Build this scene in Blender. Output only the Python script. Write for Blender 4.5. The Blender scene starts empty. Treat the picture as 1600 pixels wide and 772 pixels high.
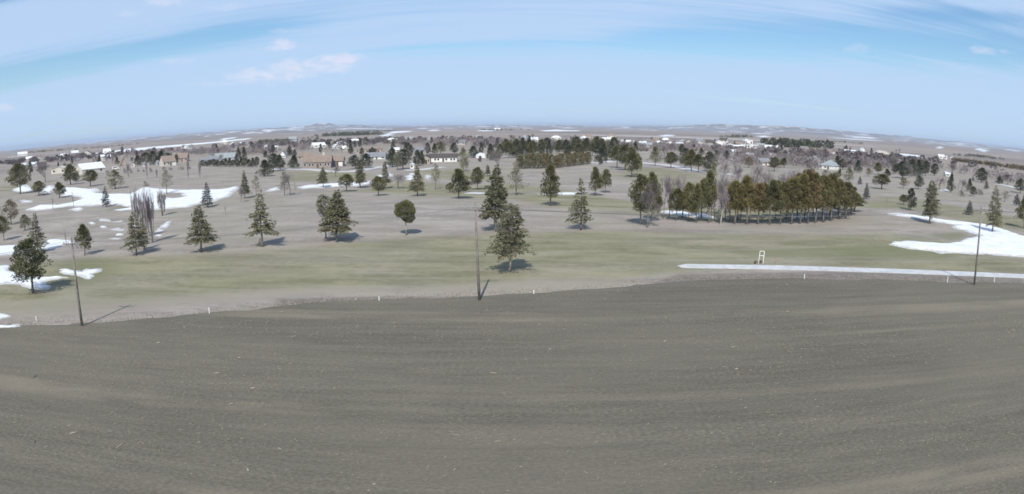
import bpy, math, random
import numpy as np
from mathutils import Vector, Matrix

random.seed(7); np.random.seed(7)
S = bpy.context.scene
COL = S.collection
rad = math.radians

# ------------------------------------------------------------------ camera (fisheye drone lens)
W, H, F = 1600.0, 772.0, 1045.0          # photograph size and focal length in its pixels
PITCH = 190.0 / F
CH = 19.5                                # drone height above the field
cd = bpy.data.cameras.new('camera'); cam = bpy.data.objects.new('camera', cd); COL.objects.link(cam)
S.camera = cam
cam.location = (0, 0, CH); cam.rotation_euler = (math.pi/2 - PITCH, 0, 0)
cd.type = 'PANO'; cd.sensor_width = 36; cd.sensor_height = 36*H/W
cd.clip_start = 0.1; cd.clip_end = 80000
lens = cd if hasattr(cd, 'panorama_type') else cd.cycles
lens.panorama_type = 'FISHEYE_LENS_POLYNOMIAL'
lens.fisheye_fov = math.pi
lens.fisheye_polynomial_k0 = 0; lens.fisheye_polynomial_k1 = -(W/36)/F
lens.fisheye_polynomial_k2 = lens.fisheye_polynomial_k3 = lens.fisheye_polynomial_k4 = 0

def pdir(px, py):
    x = px - W/2; y = H/2 - py; r = math.hypot(x, y) or 1e-9; t = r/F
    a, b, c = math.sin(t)*x/r, math.cos(t), math.sin(t)*y/r
    return (a, b*math.cos(PITCH) + c*math.sin(PITCH), -b*math.sin(PITCH) + c*math.cos(PITCH))
def azel(px, py):
    x, y, z = pdir(px, py)
    return math.atan2(x, y), math.asin(z)

# ------------------------------------------------------------------ light
SUN_EL = rad(47); SUN_AZ = math.pi + rad(6)          # the sun stands behind the camera, shadows run away from it
to_sun = Vector((math.sin(SUN_AZ)*math.cos(SUN_EL), math.cos(SUN_AZ)*math.cos(SUN_EL), math.sin(SUN_EL)))
ld = bpy.data.lights.new('sun', 'SUN'); ld.energy = 3.9; ld.angle = rad(0.6); ld.color = (1.0, 0.94, 0.85)
sun = bpy.data.objects.new('sun', ld); COL.objects.link(sun)
sun.rotation_euler = to_sun.to_track_quat('Z', 'Y').to_euler(); sun.location = (0, -50, 120)
S.view_settings.view_transform = 'Standard'; S.view_settings.look = 'None'
S.view_settings.gamma = 1; S.view_settings.exposure = 0.12; S.view_settings.use_curve_mapping = False
S.render.engine = 'CYCLES'
S.cycles.use_denoising = True
S.cycles.max_bounces = 6; S.cycles.transparent_max_bounces = 8; S.cycles.volume_bounces = 0
S.cycles.filter_width = 1.7

class NT:
    """small helper for node graphs"""
    def __init__(s, tree): s.t = tree; s.n = tree.nodes; s.l = tree.links
    def node(s, typ, **kw):
        n = s.n.new(typ)
        for k, v in kw.items(): setattr(n, k, v)
        return n
    def put(s, sock, v):
        if v is None: return
        if hasattr(v, 'is_linked') or isinstance(v, bpy.types.NodeSocket): s.l.new(v, sock)
        else: sock.default_value = v
    def m(s, op, a, b=None, c=None, clamp=False):
        n = s.node('ShaderNodeMath', operation=op, use_clamp=clamp)
        for i, v in enumerate((a, b, c)): s.put(n.inputs[i], v)
        return n.outputs[0]
    def vm(s, op, a, b=None):
        n = s.node('ShaderNodeVectorMath', operation=op); s.put(n.inputs[0], a); s.put(n.inputs[1], b)
        return n.outputs[0]
    def smooth(s, v, lo, hi, a=0.0, b=1.0):
        n = s.node('ShaderNodeMapRange', interpolation_type='SMOOTHSTEP'); s.put(n.inputs[0], v)
        for i, q in enumerate((lo, hi, a, b)): s.put(n.inputs[i+1], q)
        return n.outputs[0]
    def mix(s, f, a, b, mode='MIX'):
        n = s.node('ShaderNodeMix', data_type='RGBA', blend_type=mode)
        s.put(n.inputs[0], f)
        for i, v in ((6, a), (7, b)):
            if isinstance(v, tuple) and len(v) == 3: v = v + (1,)
            s.put(n.inputs[i], v)
        return n.outputs[2]
    def noise(s, vec, scale, detail=4, rough=0.55, dist=0.0, dim='3D'):
        n = s.node('ShaderNodeTexNoise', noise_dimensions=dim)
        s.put(n.inputs['Vector'], vec); n.inputs['Scale'].default_value = scale; n.inputs['Detail'].default_value = detail
        n.inputs['Roughness'].default_value = rough; n.inputs['Distortion'].default_value = dist
        return n.outputs[0]
    def xyz(s, x, y, z):
        n = s.node('ShaderNodeCombineXYZ')
        for i, v in enumerate((x, y, z)): s.put(n.inputs[i], v)
        return n.outputs[0]
    def sep(s, v):
        n = s.node('ShaderNodeSeparateXYZ'); s.put(n.inputs[0], v); return n.outputs
    def mapping(s, v, scale=(1, 1, 1), rot=(0, 0, 0), loc=(0, 0, 0)):
        n = s.node('ShaderNodeMapping'); s.put(n.inputs[0], v)
        n.inputs['Scale'].default_value = scale; n.inputs['Rotation'].default_value = rot; n.inputs['Location'].default_value = loc
        return n.outputs[0]

# ------------------------------------------------------------------ world: Nishita sky with thin cirrus and a few small cumulus
wd = bpy.data.worlds.new('World'); S.world = wd; wd.use_nodes = True
g = NT(wd.node_tree); g.n.clear()
sky = g.node('ShaderNodeTexSky', sky_type='NISHITA', sun_disc=False)
sky.sun_elevation = SUN_EL; sky.sun_rotation = SUN_AZ; sky.altitude = 700
sky.air_density = 1.15; sky.dust_density = 0.6; sky.ozone_density = 2.2
tc = g.node('ShaderNodeTexCoord').outputs['Generated']
x, y, z = g.sep(tc)
az = g.m('ARCTAN2', x, y); el = g.m('ARCSINE', z)
zz = g.m('ADD', g.m('MAXIMUM', z, 0.0), 0.10)
plane = g.xyz(g.m('DIVIDE', x, zz), g.m('DIVIDE', y, zz), 0.0)
streak = g.mapping(plane, scale=(0.28, 1.15, 1), rot=(0, 0, rad(-10)), loc=(3.1, 1.7, 0))
cir = g.noise(streak, 0.62, 9, 0.62, 1.0)
cir2 = g.noise(g.mapping(plane, scale=(0.5, 3.0, 1), rot=(0, 0, rad(-6))), 0.9, 6, 0.6, 0.4)
cir3 = g.noise(g.mapping(plane, scale=(0.22, 2.6, 1), rot=(0, 0, rad(-14)), loc=(1.3, 5.2, 0)), 2.4, 7, 0.66, 0.5)
cov = g.m('ADD', g.m('ADD', g.m('MULTIPLY', cir, 0.50), g.m('MULTIPLY', cir2, 0.22)), g.m('MULTIPLY', cir3, 0.28))
def gap(p0, p1, width, amt, soft=0.10):
    """a clear lane between cirrus sheets, along a line of azimuth and elevation"""
    (a0, e0), (a1, e1) = azel(*p0), azel(*p1)
    k = (e1-e0)/(a1-a0)
    d = g.m('SUBTRACT', el, g.m('ADD', g.m('MULTIPLY', g.m('SUBTRACT', az, a0), k), e0))
    q = g.m('DIVIDE', d, width)
    b = g.m('EXPONENT', g.m('MULTIPLY', g.m('MULTIPLY', q, q), -1.0))
    win = g.m('MULTIPLY', g.smooth(az, a0-soft, a0+soft), g.smooth(az, a1-soft, a1+soft, 1.0, 0.0))
    return g.m('MULTIPLY', g.m('MULTIPLY', b, win), amt)
gaps = None
for args in (((-200, 165), (470, 40), 0.018, 0.20), ((1000, 62), (1900, 90), 0.030, 0.22), ((560, 78), (1050, 66), 0.015, 0.11),
             ((-150, 10), (90, -15), 0.02, 0.22), ((1380, 20), (1900, 45), 0.012, 0.15)):
    q = gap(*args); gaps = q if gaps is None else g.m('ADD', gaps, q)
cover = g.smooth(g.m('SUBTRACT', g.m('ADD', cov, 0.115), gaps), 0.37, 0.60)
cover = g.m('MULTIPLY', cover, g.smooth(el, 0.28, 0.95, 0.88, 0.32))   # a thin sheet looks thinner overhead than edge-on
# the veil thickens towards the horizon all round
cover = g.m('MAXIMUM', cover, g.m('MULTIPLY', g.smooth(el, 0.15, 0.0, 0.0, 0.78), g.smooth(g.m('ADD', g.m('MULTIPLY', cir2, .5), g.m('MULTIPLY', cir3, .5)), 0.36, 0.62, 0.62, 1.0)))
# cumulus puffs
pn = g.noise(g.xyz(g.m('MULTIPLY', az, 1.0), g.m('MULTIPLY', el, 2.2), 0.0), 34, 6, 0.62, 0.3)
pn = g.m('MULTIPLY', g.m('SUBTRACT', pn, 0.5), 3.4)
puff = None
for px, py, rx, ry, amt in ((530, 94, 46, 15, 1), (472, 106, 42, 20, 1), (430, 115, 58, 19, .9), (385, 122, 44, 12, .75), (438, 70, 30, 11, .85), (500, 104, 60, 14, .7), (350, 130, 60, 6, .4),
                            (258, 3, 46, 9, .5), (350, 12, 30, 8, .4), (1545, 80, 38, 8, .5), (1340, 76, 28, 9, .35), (200, 22, 24, 6, .3), (280, 95, 30, 6, .35), (440, 48, 36, 5, .3), (5, 168, 26, 7, .5)):
    a0, e0 = azel(px, py)
    u = g.m('DIVIDE', g.m('SUBTRACT', az, a0), rx/F*1.05); v = g.m('DIVIDE', g.m('SUBTRACT', el, e0), ry/F)
    q = g.m('SUBTRACT', 1.0, g.m('ADD', g.m('MULTIPLY', u, u), g.m('MULTIPLY', v, v)))
    b = g.m('MULTIPLY', g.smooth(g.m('ADD', q, pn), 0.0, 1.5), amt)
    b = g.m('MULTIPLY', b, g.smooth(q, -1.2, 0.1))
    puff = b if puff is None else g.m('MAXIMUM', puff, b)
skyc = g.mix(1.0, sky.outputs[0], (0.76, 0.95, 1.10), 'MULTIPLY')
c1 = g.mix(cover, skyc, (4.75, 6.30, 8.65))
c2 = g.mix(g.m('MULTIPLY', puff, 0.95), c1, (7.0, 7.3, 8.7))
bg = g.node('ShaderNodeBackground'); bg.inputs[1].default_value = 0.10
g.l.new(c2, bg.inputs[0])
wo = g.node('ShaderNodeOutputWorld'); g.l.new(bg.outputs[0], wo.inputs[0])

# ------------------------------------------------------------------ terrain height and pixel -> ground
def hgt(x, y):
    x = np.asarray(x, float); y = np.asarray(y, float)
    r = np.hypot(x, y)
    f = np.clip((r-60)/80, 0, 1) * np.clip((1500-r)/900, 0, 1)
    v = 0.55*np.sin(x/61+1.3)*np.cos(y/74-0.5) + 0.35*np.sin(x/33+y/47) + 0.22*np.sin(x/19-y/26+2.0)
    far = np.clip((r-1800)/2500, 0, 1)
    v2 = 3.0*np.sin(x/900+0.7)*np.sin(y/1300+1.0)*far - 3.0*far
    return v*f + v2
def ground(px, py):
    d = pdir(px, py); dz = min(d[2], -0.0022)
    t = CH/-dz
    for _ in range(6):
        t = (CH - float(hgt(d[0]*t, d[1]*t)))/-dz
    return d[0]*t, d[1]*t
def gpoly(pts, step=14):
    out = []
    for (a, b), (c, d) in zip(pts, pts[1:]+pts[:1]):
        n = max(1, int(math.hypot(c-a, d-b)/step))
        for i in range(n): out.append(ground(a+(c-a)*i/n, b+(d-b)*i/n))
    return np.array(out)
def sd_poly(P, poly):
    """signed distance, positive inside"""
    P = np.asarray(P, float); d2 = np.full(len(P), 1e18); ins = np.zeros(len(P), bool)
    A = poly; B = np.roll(poly, -1, axis=0)
    for a, b in zip(A, B):
        e = b-a; w = P-a
        t = np.clip((w@e)/max(e@e, 1e-12), 0, 1)
        q = w-np.outer(t, e); d2 = np.minimum(d2, (q*q).sum(1))
        c = (a[1] > P[:, 1]) != (b[1] > P[:, 1])
        with np.errstate(divide='ignore', invalid='ignore'):
            xi = (b[0]-a[0])*(P[:, 1]-a[1])/(b[1]-a[1]) + a[0]
        ins ^= c & (P[:, 0] < xi)
    return np.where(ins, 1, -1)*np.sqrt(d2)
def vnoise(x, y, s, seed=0):
    """cheap smooth value noise, about -1..1"""
    def hsh(i, j): 
        q = np.sin(i*127.1+j*311.7+seed*74.7)*43758.5453
        return (q-np.floor(q))*2-1
    x = np.asarray(x)/s; y = np.asarray(y)/s
    i = np.floor(x); j = np.floor(y); u = x-i; v = y-j; u = u*u*(3-2*u); v = v*v*(3-2*v)
    return (hsh(i, j)*(1-u)+hsh(i+1, j)*u)*(1-v) + (hsh(i, j+1)*(1-u)+hsh(i+1, j+1)*u)*v

# ------------------------------------------------------------------ mesh and object helpers
def mesh_np(name, V, Fc, mat=None, smooth=False):
    """V (n,3); Fc (m,k) faces of equal size, or a list of such arrays"""
    me = bpy.data.meshes.new(name)
    if not isinstance(Fc, list): Fc = [Fc]
    Fc = [np.asarray(f, np.int32) for f in Fc if len(f)]
    V = np.asarray(V, np.float32)
    me.vertices.add(len(V)); me.vertices.foreach_set('co', V.ravel())
    loops = np.concatenate([f.ravel() for f in Fc]); sizes = np.concatenate([np.full(len(f), f.shape[1], np.int32) for f in Fc])
    me.loops.add(len(loops)); me.loops.foreach_set('vertex_index', loops)
    me.polygons.add(len(sizes)); me.polygons.foreach_set('loop_start', np.concatenate([[0], np.cumsum(sizes)[:-1]]).astype(np.int32))
    me.polygons.foreach_set('use_smooth', np.full(len(sizes), smooth))
    me.update(calc_edges=True); me.validate()
    if mat: me.materials.append(mat)
    return me
def attr(me, name, vals, dom='POINT'):
    a = me.attributes.new(name, 'FLOAT', dom); a.data.foreach_set('value', np.asarray(vals, np.float32))
def obj(name, me, parent=None, loc=None):
    o = bpy.data.objects.new(name, me); COL.objects.link(o)
    if parent: o.parent = parent
    if loc is not None: o.location = loc
    return o
def tag(o, label=None, cat=None, group=None, kind=None):
    if label: o['label'] = label
    if cat: o['category'] = cat
    if group: o['group'] = group
    if kind: o['kind'] = kind
    return o

class MB:
    """collects boxes, prisms and tubes for one mesh"""
    def __init__(s): s.V = []; s.F = {}
    def face(s, idx): s.F.setdefault(len(idx), []).append(idx)
    def box(s, x0, x1, y0, y1, z0, z1):
        b = len(s.V)
        s.V += [(x, y, z) for z in (z0, z1) for x, y in ((x0, y0), (x1, y0), (x1, y1), (x0, y1))]
        for f in ((3, 2, 1, 0), (4, 5, 6, 7), (0, 1, 5, 4), (1, 2, 6, 5), (2, 3, 7, 6), (3, 0, 4, 7)): s.face([b+i for i in f])
    def tube(s, pts, rs, n=6, cap=True):
        b = len(s.V); pts = [Vector(p) for p in pts]
        for i, p in enumerate(pts):
            d = (pts[min(i+1, len(pts)-1)]-pts[max(i-1, 0)]).normalized()
            u = d.cross(Vector((0, 0, 1)) if abs(d.z) < .95 else Vector((1, 0, 0))).normalized(); v = d.cross(u)
            for k in range(n):
                a = 2*math.pi*k/n; s.V.append(tuple(p + (u*math.cos(a)+v*math.sin(a))*rs[i]))
        for i in range(len(pts)-1):
            for k in range(n):
                s.face([b+i*n+k, b+i*n+(k+1) % n, b+(i+1)*n+(k+1) % n, b+(i+1)*n+k][::-1])
        if cap and n > 2:
            s.face([b+k for k in range(n)]); s.face([b+(len(pts)-1)*n+k for k in range(n)][::-1])
    def poly(s, pts): 
        b = len(s.V); s.V += [tuple(p) for p in pts]; s.face(list(range(b, b+len(pts))))
    def prism(s, loop, vec):
        """extrude a planar loop of points by vec"""
        b = len(s.V); n = len(loop); vec = Vector(vec)
        s.V += [tuple(p) for p in loop] + [tuple(Vector(p)+vec) for p in loop]
        s.face([b+i for i in range(n)][::-1]); s.face([b+n+i for i in range(n)])
        for i in range(n): s.face([b+i, b+(i+1) % n, b+n+(i+1) % n, b+n+i])
    def mesh(s, name, mat, smooth=False):
        return mesh_np(name, np.array(s.V, float), [np.array(f) for f in s.F.values()], mat, smooth)
    def build(s, name, mat, parent=None, smooth=False, loc=None):
        return obj(name, s.mesh(name, mat, smooth), parent, loc)

# ------------------------------------------------------------------ materials
def mat_new(name):
    m = bpy.data.materials.new(name); m.use_nodes = True
    n = NT(m.node_tree); b = n.n.get('Principled BSDF'); return m, n, b
def plain(name, col, rough=0.7, var=0.12, scale=1.2, spec=0.3, metal=0.0):
    m, n, b = mat_new(name)
    co = n.node('ShaderNodeTexCoord').outputs['Object']
    nz = n.noise(co, scale, 5, 0.6)
    f = n.smooth(nz, 0.3, 0.7)
    dark = tuple(c*(1-var*1.6) for c in col); light = tuple(min(1, c*(1+var)) for c in col)
    n.l.new(n.mix(f, dark, light), b.inputs['Base Color'])
    b.inputs['Roughness'].default_value = rough; b.inputs['Specular IOR Level'].default_value = spec; b.inputs['Metallic'].default_value = metal
    return m
def foliage(name, c0, c1, rough=0.75, trans=0.18):
    """needles and leaves: tone varies by tuft (attribute) and by tree"""
    m, n, b = mat_new(name)
    a = n.node('ShaderNodeAttribute', attribute_name='tone').outputs['Fac']
    r = n.node('ShaderNodeObjectInfo').outputs['Random']
    c = n.mix(a, c0, c1)
    c = n.mix(n.m('MULTIPLY', r, 0.30), c, (c1[0]*1.5, c1[1]*1.28, c1[2]*1.1))
    n.l.new(c, b.inputs['Base Color']); b.inputs['Roughness'].default_value = rough; b.inputs['Specular IOR Level'].default_value = 0.25
    t = n.node('ShaderNodeBsdfTranslucent'); n.l.new(c, t.inputs[0])
    mx = n.node('ShaderNodeMixShader'); mx.inputs[0].default_value = trans
    n.l.new(b.outputs[0], mx.inputs[1]); n.l.new(t.outputs[0], mx.inputs[2])
    n.l.new(mx.outputs[0], n.n['Material Output'].inputs[0])
    return m
M = {}
M['spruce'] = foliage('spruce needles', (0.080, 0.090, 0.052), (0.290, 0.290, 0.180))
M['olive_spruce'] = foliage('grey olive spruce needles', (0.090, 0.098, 0.064), (0.285, 0.288, 0.196))
M['blue'] = foliage('blue spruce needles', (0.062, 0.080, 0.076), (0.195, 0.225, 0.215))
M['pine'] = foliage('pine needles', (0.064, 0.074, 0.034), (0.250, 0.250, 0.128))
M['dark'] = foliage('dark pine needles', (0.046, 0.058, 0.038), (0.160, 0.178, 0.116))
M['cedar'] = foliage('winter cedar foliage', (0.074, 0.076, 0.032), (0.300, 0.278, 0.135))
M['brown'] = foliage('browned cedar foliage', (0.086, 0.076, 0.040), (0.310, 0.255, 0.138))
M['olive'] = foliage('yellow olive foliage', (0.095, 0.104, 0.040), (0.27, 0.265, 0.125))
M['twig'] = plain('bare twigs', (0.275, 0.240, 0.242), 0.9, 0.15, 0.8)
M['twigdark'] = plain('dark bare twigs', (0.190, 0.163, 0.163), 0.9, 0.15, 0.8)
M['bark'] = plain('grey conifer bark', (0.215, 0.185, 0.160), 0.95, 0.3, 2.5)
M['palebark'] = plain('pale bark', (0.36, 0.33, 0.29), 0.9, 0.25, 2.0)
M['pole'] = plain('weathered pole wood', (0.235, 0.212, 0.190), 0.9, 0.25, 1.5)
M['steel'] = plain('dull galvanised steel', (0.35, 0.36, 0.37), 0.5, 0.1, 4, 0.5, 0.6)
M['porcelain'] = plain('grey porcelain', (0.40, 0.41, 0.44), 0.3, 0.05, 5)
M['wire'] = plain('aluminium wire', (0.16, 0.16, 0.165), 0.6, 0.05, 1)
M['white'] = plain('white paint', (0.78, 0.77, 0.73), 0.6, 0.06, 0.7)
M['cream'] = plain('cream siding', (0.58, 0.54, 0.47), 0.7, 0.08, 0.5)
M['tan'] = plain('tan siding', (0.40, 0.345, 0.285), 0.75, 0.1, 0.5)
M['pink'] = plain('pinkish brick', (0.32, 0.265, 0.24), 0.85, 0.15, 3.0)
M['greywall'] = plain('grey siding', (0.40, 0.40, 0.40), 0.75, 0.1, 0.5)
M['bluewall'] = plain('pale blue siding', (0.42, 0.47, 0.52), 0.75, 0.1, 0.5)
M['tanroof'] = plain('tan brown shingles', (0.270, 0.215, 0.175), 0.9, 0.14, 1.0)
M['greyroof'] = plain('grey shingles', (0.24, 0.25, 0.27), 0.9, 0.12, 1.0)
M['greenroof'] = plain('grey green shingles', (0.30, 0.34, 0.34), 0.9, 0.12, 1.0)
M['darkroof'] = plain('dark shingles', (0.10, 0.085, 0.075), 0.9, 0.15, 1.0)
M['whiteroof'] = plain('white metal roof', (0.74, 0.77, 0.80), 0.45, 0.05, 0.6)
M['glass'] = plain('dark window glass', (0.03, 0.035, 0.045), 0.12, 0.1, 1.0, 0.6)
M['rubber'] = plain('rubber', (0.03, 0.03, 0.03), 0.8, 0.1, 2)
M['orange'] = plain('faded orange paint', (0.40, 0.25, 0.17), 0.6, 0.1, 2)
M['planter'] = plain('brown plastic', (0.12, 0.085, 0.07), 0.7, 0.1, 2)

# snow
m, n, b = mat_new('old snow'); M['snow'] = m
co = n.node('ShaderNodeNewGeometry').outputs['Position']
n1 = n.noise(co, 0.25, 6, 0.6); n2 = n.noise(co, 1.3, 5, 0.65)
n.l.new(n.mix(n.smooth(n.m('ADD', n.m('MULTIPLY', n1, .6), n.m('MULTIPLY', n2, .4)), 0.34, 0.6), (0.66, 0.69, 0.73), (0.84, 0.86, 0.88)), b.inputs['Base Color'])
base_snow = b.inputs['Base Color'].links[0].from_socket
th = n.node('ShaderNodeAttribute', attribute_name='depth').outputs['Fac']
rim = n.smooth(n.m('ADD', th, n.m('MULTIPLY', n.m('SUBTRACT', n2, 0.5), 1.3)), 0.62, 0.12)
n.l.new(n.mix(n.m('MULTIPLY', rim, 0.75), base_snow, (0.40, 0.385, 0.36)), b.inputs['Base Color'])
b.inputs['Roughness'].default_value = 0.6
bp = n.node('ShaderNodeBump'); bp.inputs['Strength'].default_value = 0.5; bp.inputs['Distance'].default_value = 0.12
n.l.new(n2, bp.inputs['Height']); n.l.new(bp.outputs[0], b.inputs['Normal'])

# golf course grass and the farmland beyond
m, n, b = mat_new('dormant grass and farmland'); M['ground'] = m
pos = n.node('ShaderNodeNewGeometry').outputs['Position']
def at(nm): return n.node('ShaderNodeAttribute', attribute_name=nm).outputs['Fac']
big = n.noise(n.mapping(pos, (1, 1, 0)), 0.021, 6, 0.6)
mid = n.noise(n.mapping(pos, (0.55, 1.3, 0), rot=(0, 0, rad(8))), 0.12, 7, 0.62, 0.5)
fine = n.noise(n.mapping(pos, (0.7, 1.0, 0)), 1.1, 6, 0.7)
mow = n.noise(n.mapping(pos, (0.07, 1.0, 0), rot=(0, 0, rad(-7))), 0.42, 4, 0.55)
fleck = n.m('ADD', n.m('MULTIPLY', mid, 0.62), n.m('MULTIPLY', fine, 0.38))
rough_c = n.mix(n.smooth(fleck, 0.36, 0.66), (0.236, 0.209, 0.186), (0.382, 0.343, 0.309))
rough_c = n.mix(n.smooth(big, 0.42, 0.68, 0, 0.55), rough_c, (0.290, 0.270, 0.205))
green_c = n.mix(n.smooth(fleck, 0.36, 0.66), (0.166, 0.161, 0.096), (0.300, 0.279, 0.186))
green_c = n.mix(n.smooth(mow, 0.46, 0.62, 0, 0.42), green_c, (0.315, 0.286, 0.215))
green_c = n.mix(n.smooth(big, 0.5, 0.36, 0, 0.45), green_c, (0.185, 0.190, 0.110))
jit = n.m('MULTIPLY', n.m('SUBTRACT', n.m('ADD', n.m('MULTIPLY', mid, .7), n.m('MULTIPLY', fine, .3)), 0.5), 1.3)
mott = n.noise(n.mapping(pos, (0.45, 1.0, 0), rot=(0, 0, rad(6)), loc=(37, 11, 0)), 0.055, 6, 0.65, 0.6)
gm = n.m('MULTIPLY', n.smooth(n.m('ADD', at('green'), jit), 0.22, 0.88), n.smooth(mott, 0.62, 0.42, 0.62, 1.0))
c = n.mix(gm, rough_c, green_c)
lush = n.smooth(n.m('ADD', at('lush'), jit), 0.3, 0.9)
c = n.mix(n.m('MULTIPLY', lush, 0.6), c, (0.155, 0.170, 0.085))
tanm = n.smooth(n.m('ADD', at('dry'), n.m('MULTIPLY', jit, 1.2)), 0.35, 0.95)
c = n.mix(n.m('MULTIPLY', tanm, 0.6), c, (0.305, 0.277, 0.222))
bare = n.smooth(n.m('ADD', at('bare'), jit), 0.3, 0.9)
c = n.mix(n.m('MULTIPLY', bare, 0.8), c, n.mix(n.smooth(fine, .3, .7), (0.135, 0.118, 0.102), (0.225, 0.200, 0.175)))
# farmland: rectangular fields, stubble, a little snow in the furrows
br = n.node('ShaderNodeTexBrick'); n.put(br.inputs['Vector'], n.mapping(pos, (0.0011, 0.0007, 0), rot=(0, 0, rad(11))))
br.offset = 0.37; br.inputs['Scale'].default_value = 1.0; br.inputs['Mortar Size'].default_value = 0.004; br.inputs['Brick Width'].default_value = 0.9; br.inputs['Row Height'].default_value = 0.31
br.inputs['Color1'].default_value = (0.285, 0.240, 0.205, 1); br.inputs['Color2'].default_value = (0.175, 0.155, 0.145, 1); br.inputs['Mortar'].default_value = (0.32, 0.29, 0.25, 1)
farn = n.noise(n.mapping(pos, (0.25, 1, 0), rot=(0, 0, rad(5))), 0.0045, 7, 0.62, 0.8)
far_c = n.mix(n.smooth(farn, 0.36, 0.64), br.outputs[0], (0.320, 0.272, 0.235))
farn2 = n.noise(n.mapping(pos, (0.3, 1, 0), loc=(400, 90, 0)), 0.0022, 8, 0.66, 1.0)
far_c = n.mix(n.smooth(farn2, 0.61, 0.67, 0, 0.75), far_c, (0.60, 0.60, 0.61))
c = n.mix(at('farm'), c, far_c)
n.l.new(c, b.inputs['Base Color']); b.inputs['Roughness'].default_value = 0.95; b.inputs['Specular IOR Level'].default_value = 0.1
bp = n.node('ShaderNodeBump'); bp.inputs['Strength'].default_value = 0.55; bp.inputs['Distance'].default_value = 0.10
n.l.new(n.noise(n.mapping(pos, (1, 1, 0)), 2.3, 6, 0.75), bp.inputs['Height']); n.l.new(bp.outputs[0], b.inputs['Normal'])

# worked field
ROW = rad(4.0)                      # the drill rows run nearly across the view
m, n, b = mat_new('worked soil with crop residue'); M['soil'] = m
pos = n.node('ShaderNodeNewGeometry').outputs['Position']
rows = n.mapping(pos, (0.055, 1.0, 0), rot=(0, 0, -ROW))
s1 = n.noise(rows, 0.30, 5, 0.6, 0.2); s2 = n.noise(n.mapping(pos, (0.10, 1.0, 0), rot=(0, 0, -ROW)), 1.5, 5, 0.65)
patch = n.noise(n.mapping(pos, (0.5, 1, 0)), 0.05, 5, 0.6); grit = n.noise(n.mapping(pos, (0.6, 1, 0)), 5.0, 7, 0.78)
v = n.m('ADD', n.m('MULTIPLY', s1, 0.17), n.m('ADD', n.m('MULTIPLY', s2, 0.18), n.m('MULTIPLY', grit, 0.65)))
c = n.mix(n.smooth(v, 0.38, 0.64), (0.098, 0.089, 0.070), (0.198, 0.179, 0.142))
c = n.mix(n.smooth(patch, 0.40, 0.60, 0, 0.5), c, (0.178, 0.160, 0.126))
straw = n.m('MULTIPLY', n.smooth(n.noise(n.mapping(pos, (0.35, 1, 0), rot=(0, 0, -ROW)), 7.0, 5, 0.8), 0.56, 0.68), n.smooth(n.m('ADD', n.m('MULTIPLY', s1, .6), n.m('MULTIPLY', patch, .4)), 0.46, 0.58))
c = n.mix(n.m('MULTIPLY', straw, 0.8), c, (0.36, 0.315, 0.235))
lane = n.noise(n.mapping(pos, (0.018, 1.0, 0), rot=(0, 0, -ROW-0.03), loc=(0, 7, 0)), 0.16, 3, 0.5)
c = n.mix(n.m('MULTIPLY', n.smooth(lane, 0.53, 0.64, 0, 0.5), n.smooth(n.noise(n.mapping(pos, (0.4, 1, 0), loc=(9, 3, 0)), 0.09, 5, 0.65), 0.40, 0.62)), c, (0.27, 0.236, 0.178))
n.l.new(c, b.inputs['Base Color']); b.inputs['Roughness'].default_value = 0.95; b.inputs['Specular IOR Level'].default_value = 0.1
bp = n.node('ShaderNodeBump'); bp.inputs['Strength'].default_value = 0.7; bp.inputs['Distance'].default_value = 0.07
n.l.new(n.noise(n.mapping(pos, (0.5, 1, 0), rot=(0, 0, -ROW)), 3.6, 7, 0.75), bp.inputs['Height']); n.l.new(bp.outputs[0], b.inputs['Normal'])

m, n, b = mat_new('pale concrete'); M['concrete'] = m
pos = n.node('ShaderNodeNewGeometry').outputs['Position']
n.l.new(n.mix(n.smooth(n.noise(pos, 0.8, 6, 0.65), 0.3, 0.7), (0.44, 0.45, 0.455), (0.60, 0.61, 0.62)), b.inputs['Base Color']); b.inputs['Roughness'].default_value = 0.8

# distant hills
m, n, b = mat_new('far prairie hills'); M['hills'] = m
pos = n.node('ShaderNodeNewGeometry').outputs['Position']
hn = n.noise(n.mapping(pos, (1, 0.5, 4.5)), 0.0050, 7, 0.65, 0.6)
c = n.mix(n.smooth(n.noise(pos, 0.0016, 5, .6), 0.35, 0.65), (0.17, 0.15, 0.14), (0.28, 0.25, 0.22))
c = n.mix(n.smooth(hn, 0.53, 0.58, 0, 0.9), c, (0.72, 0.74, 0.77))
n.l.new(c, b.inputs['Base Color']); b.inputs['Roughness'].default_value = 0.95

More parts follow.
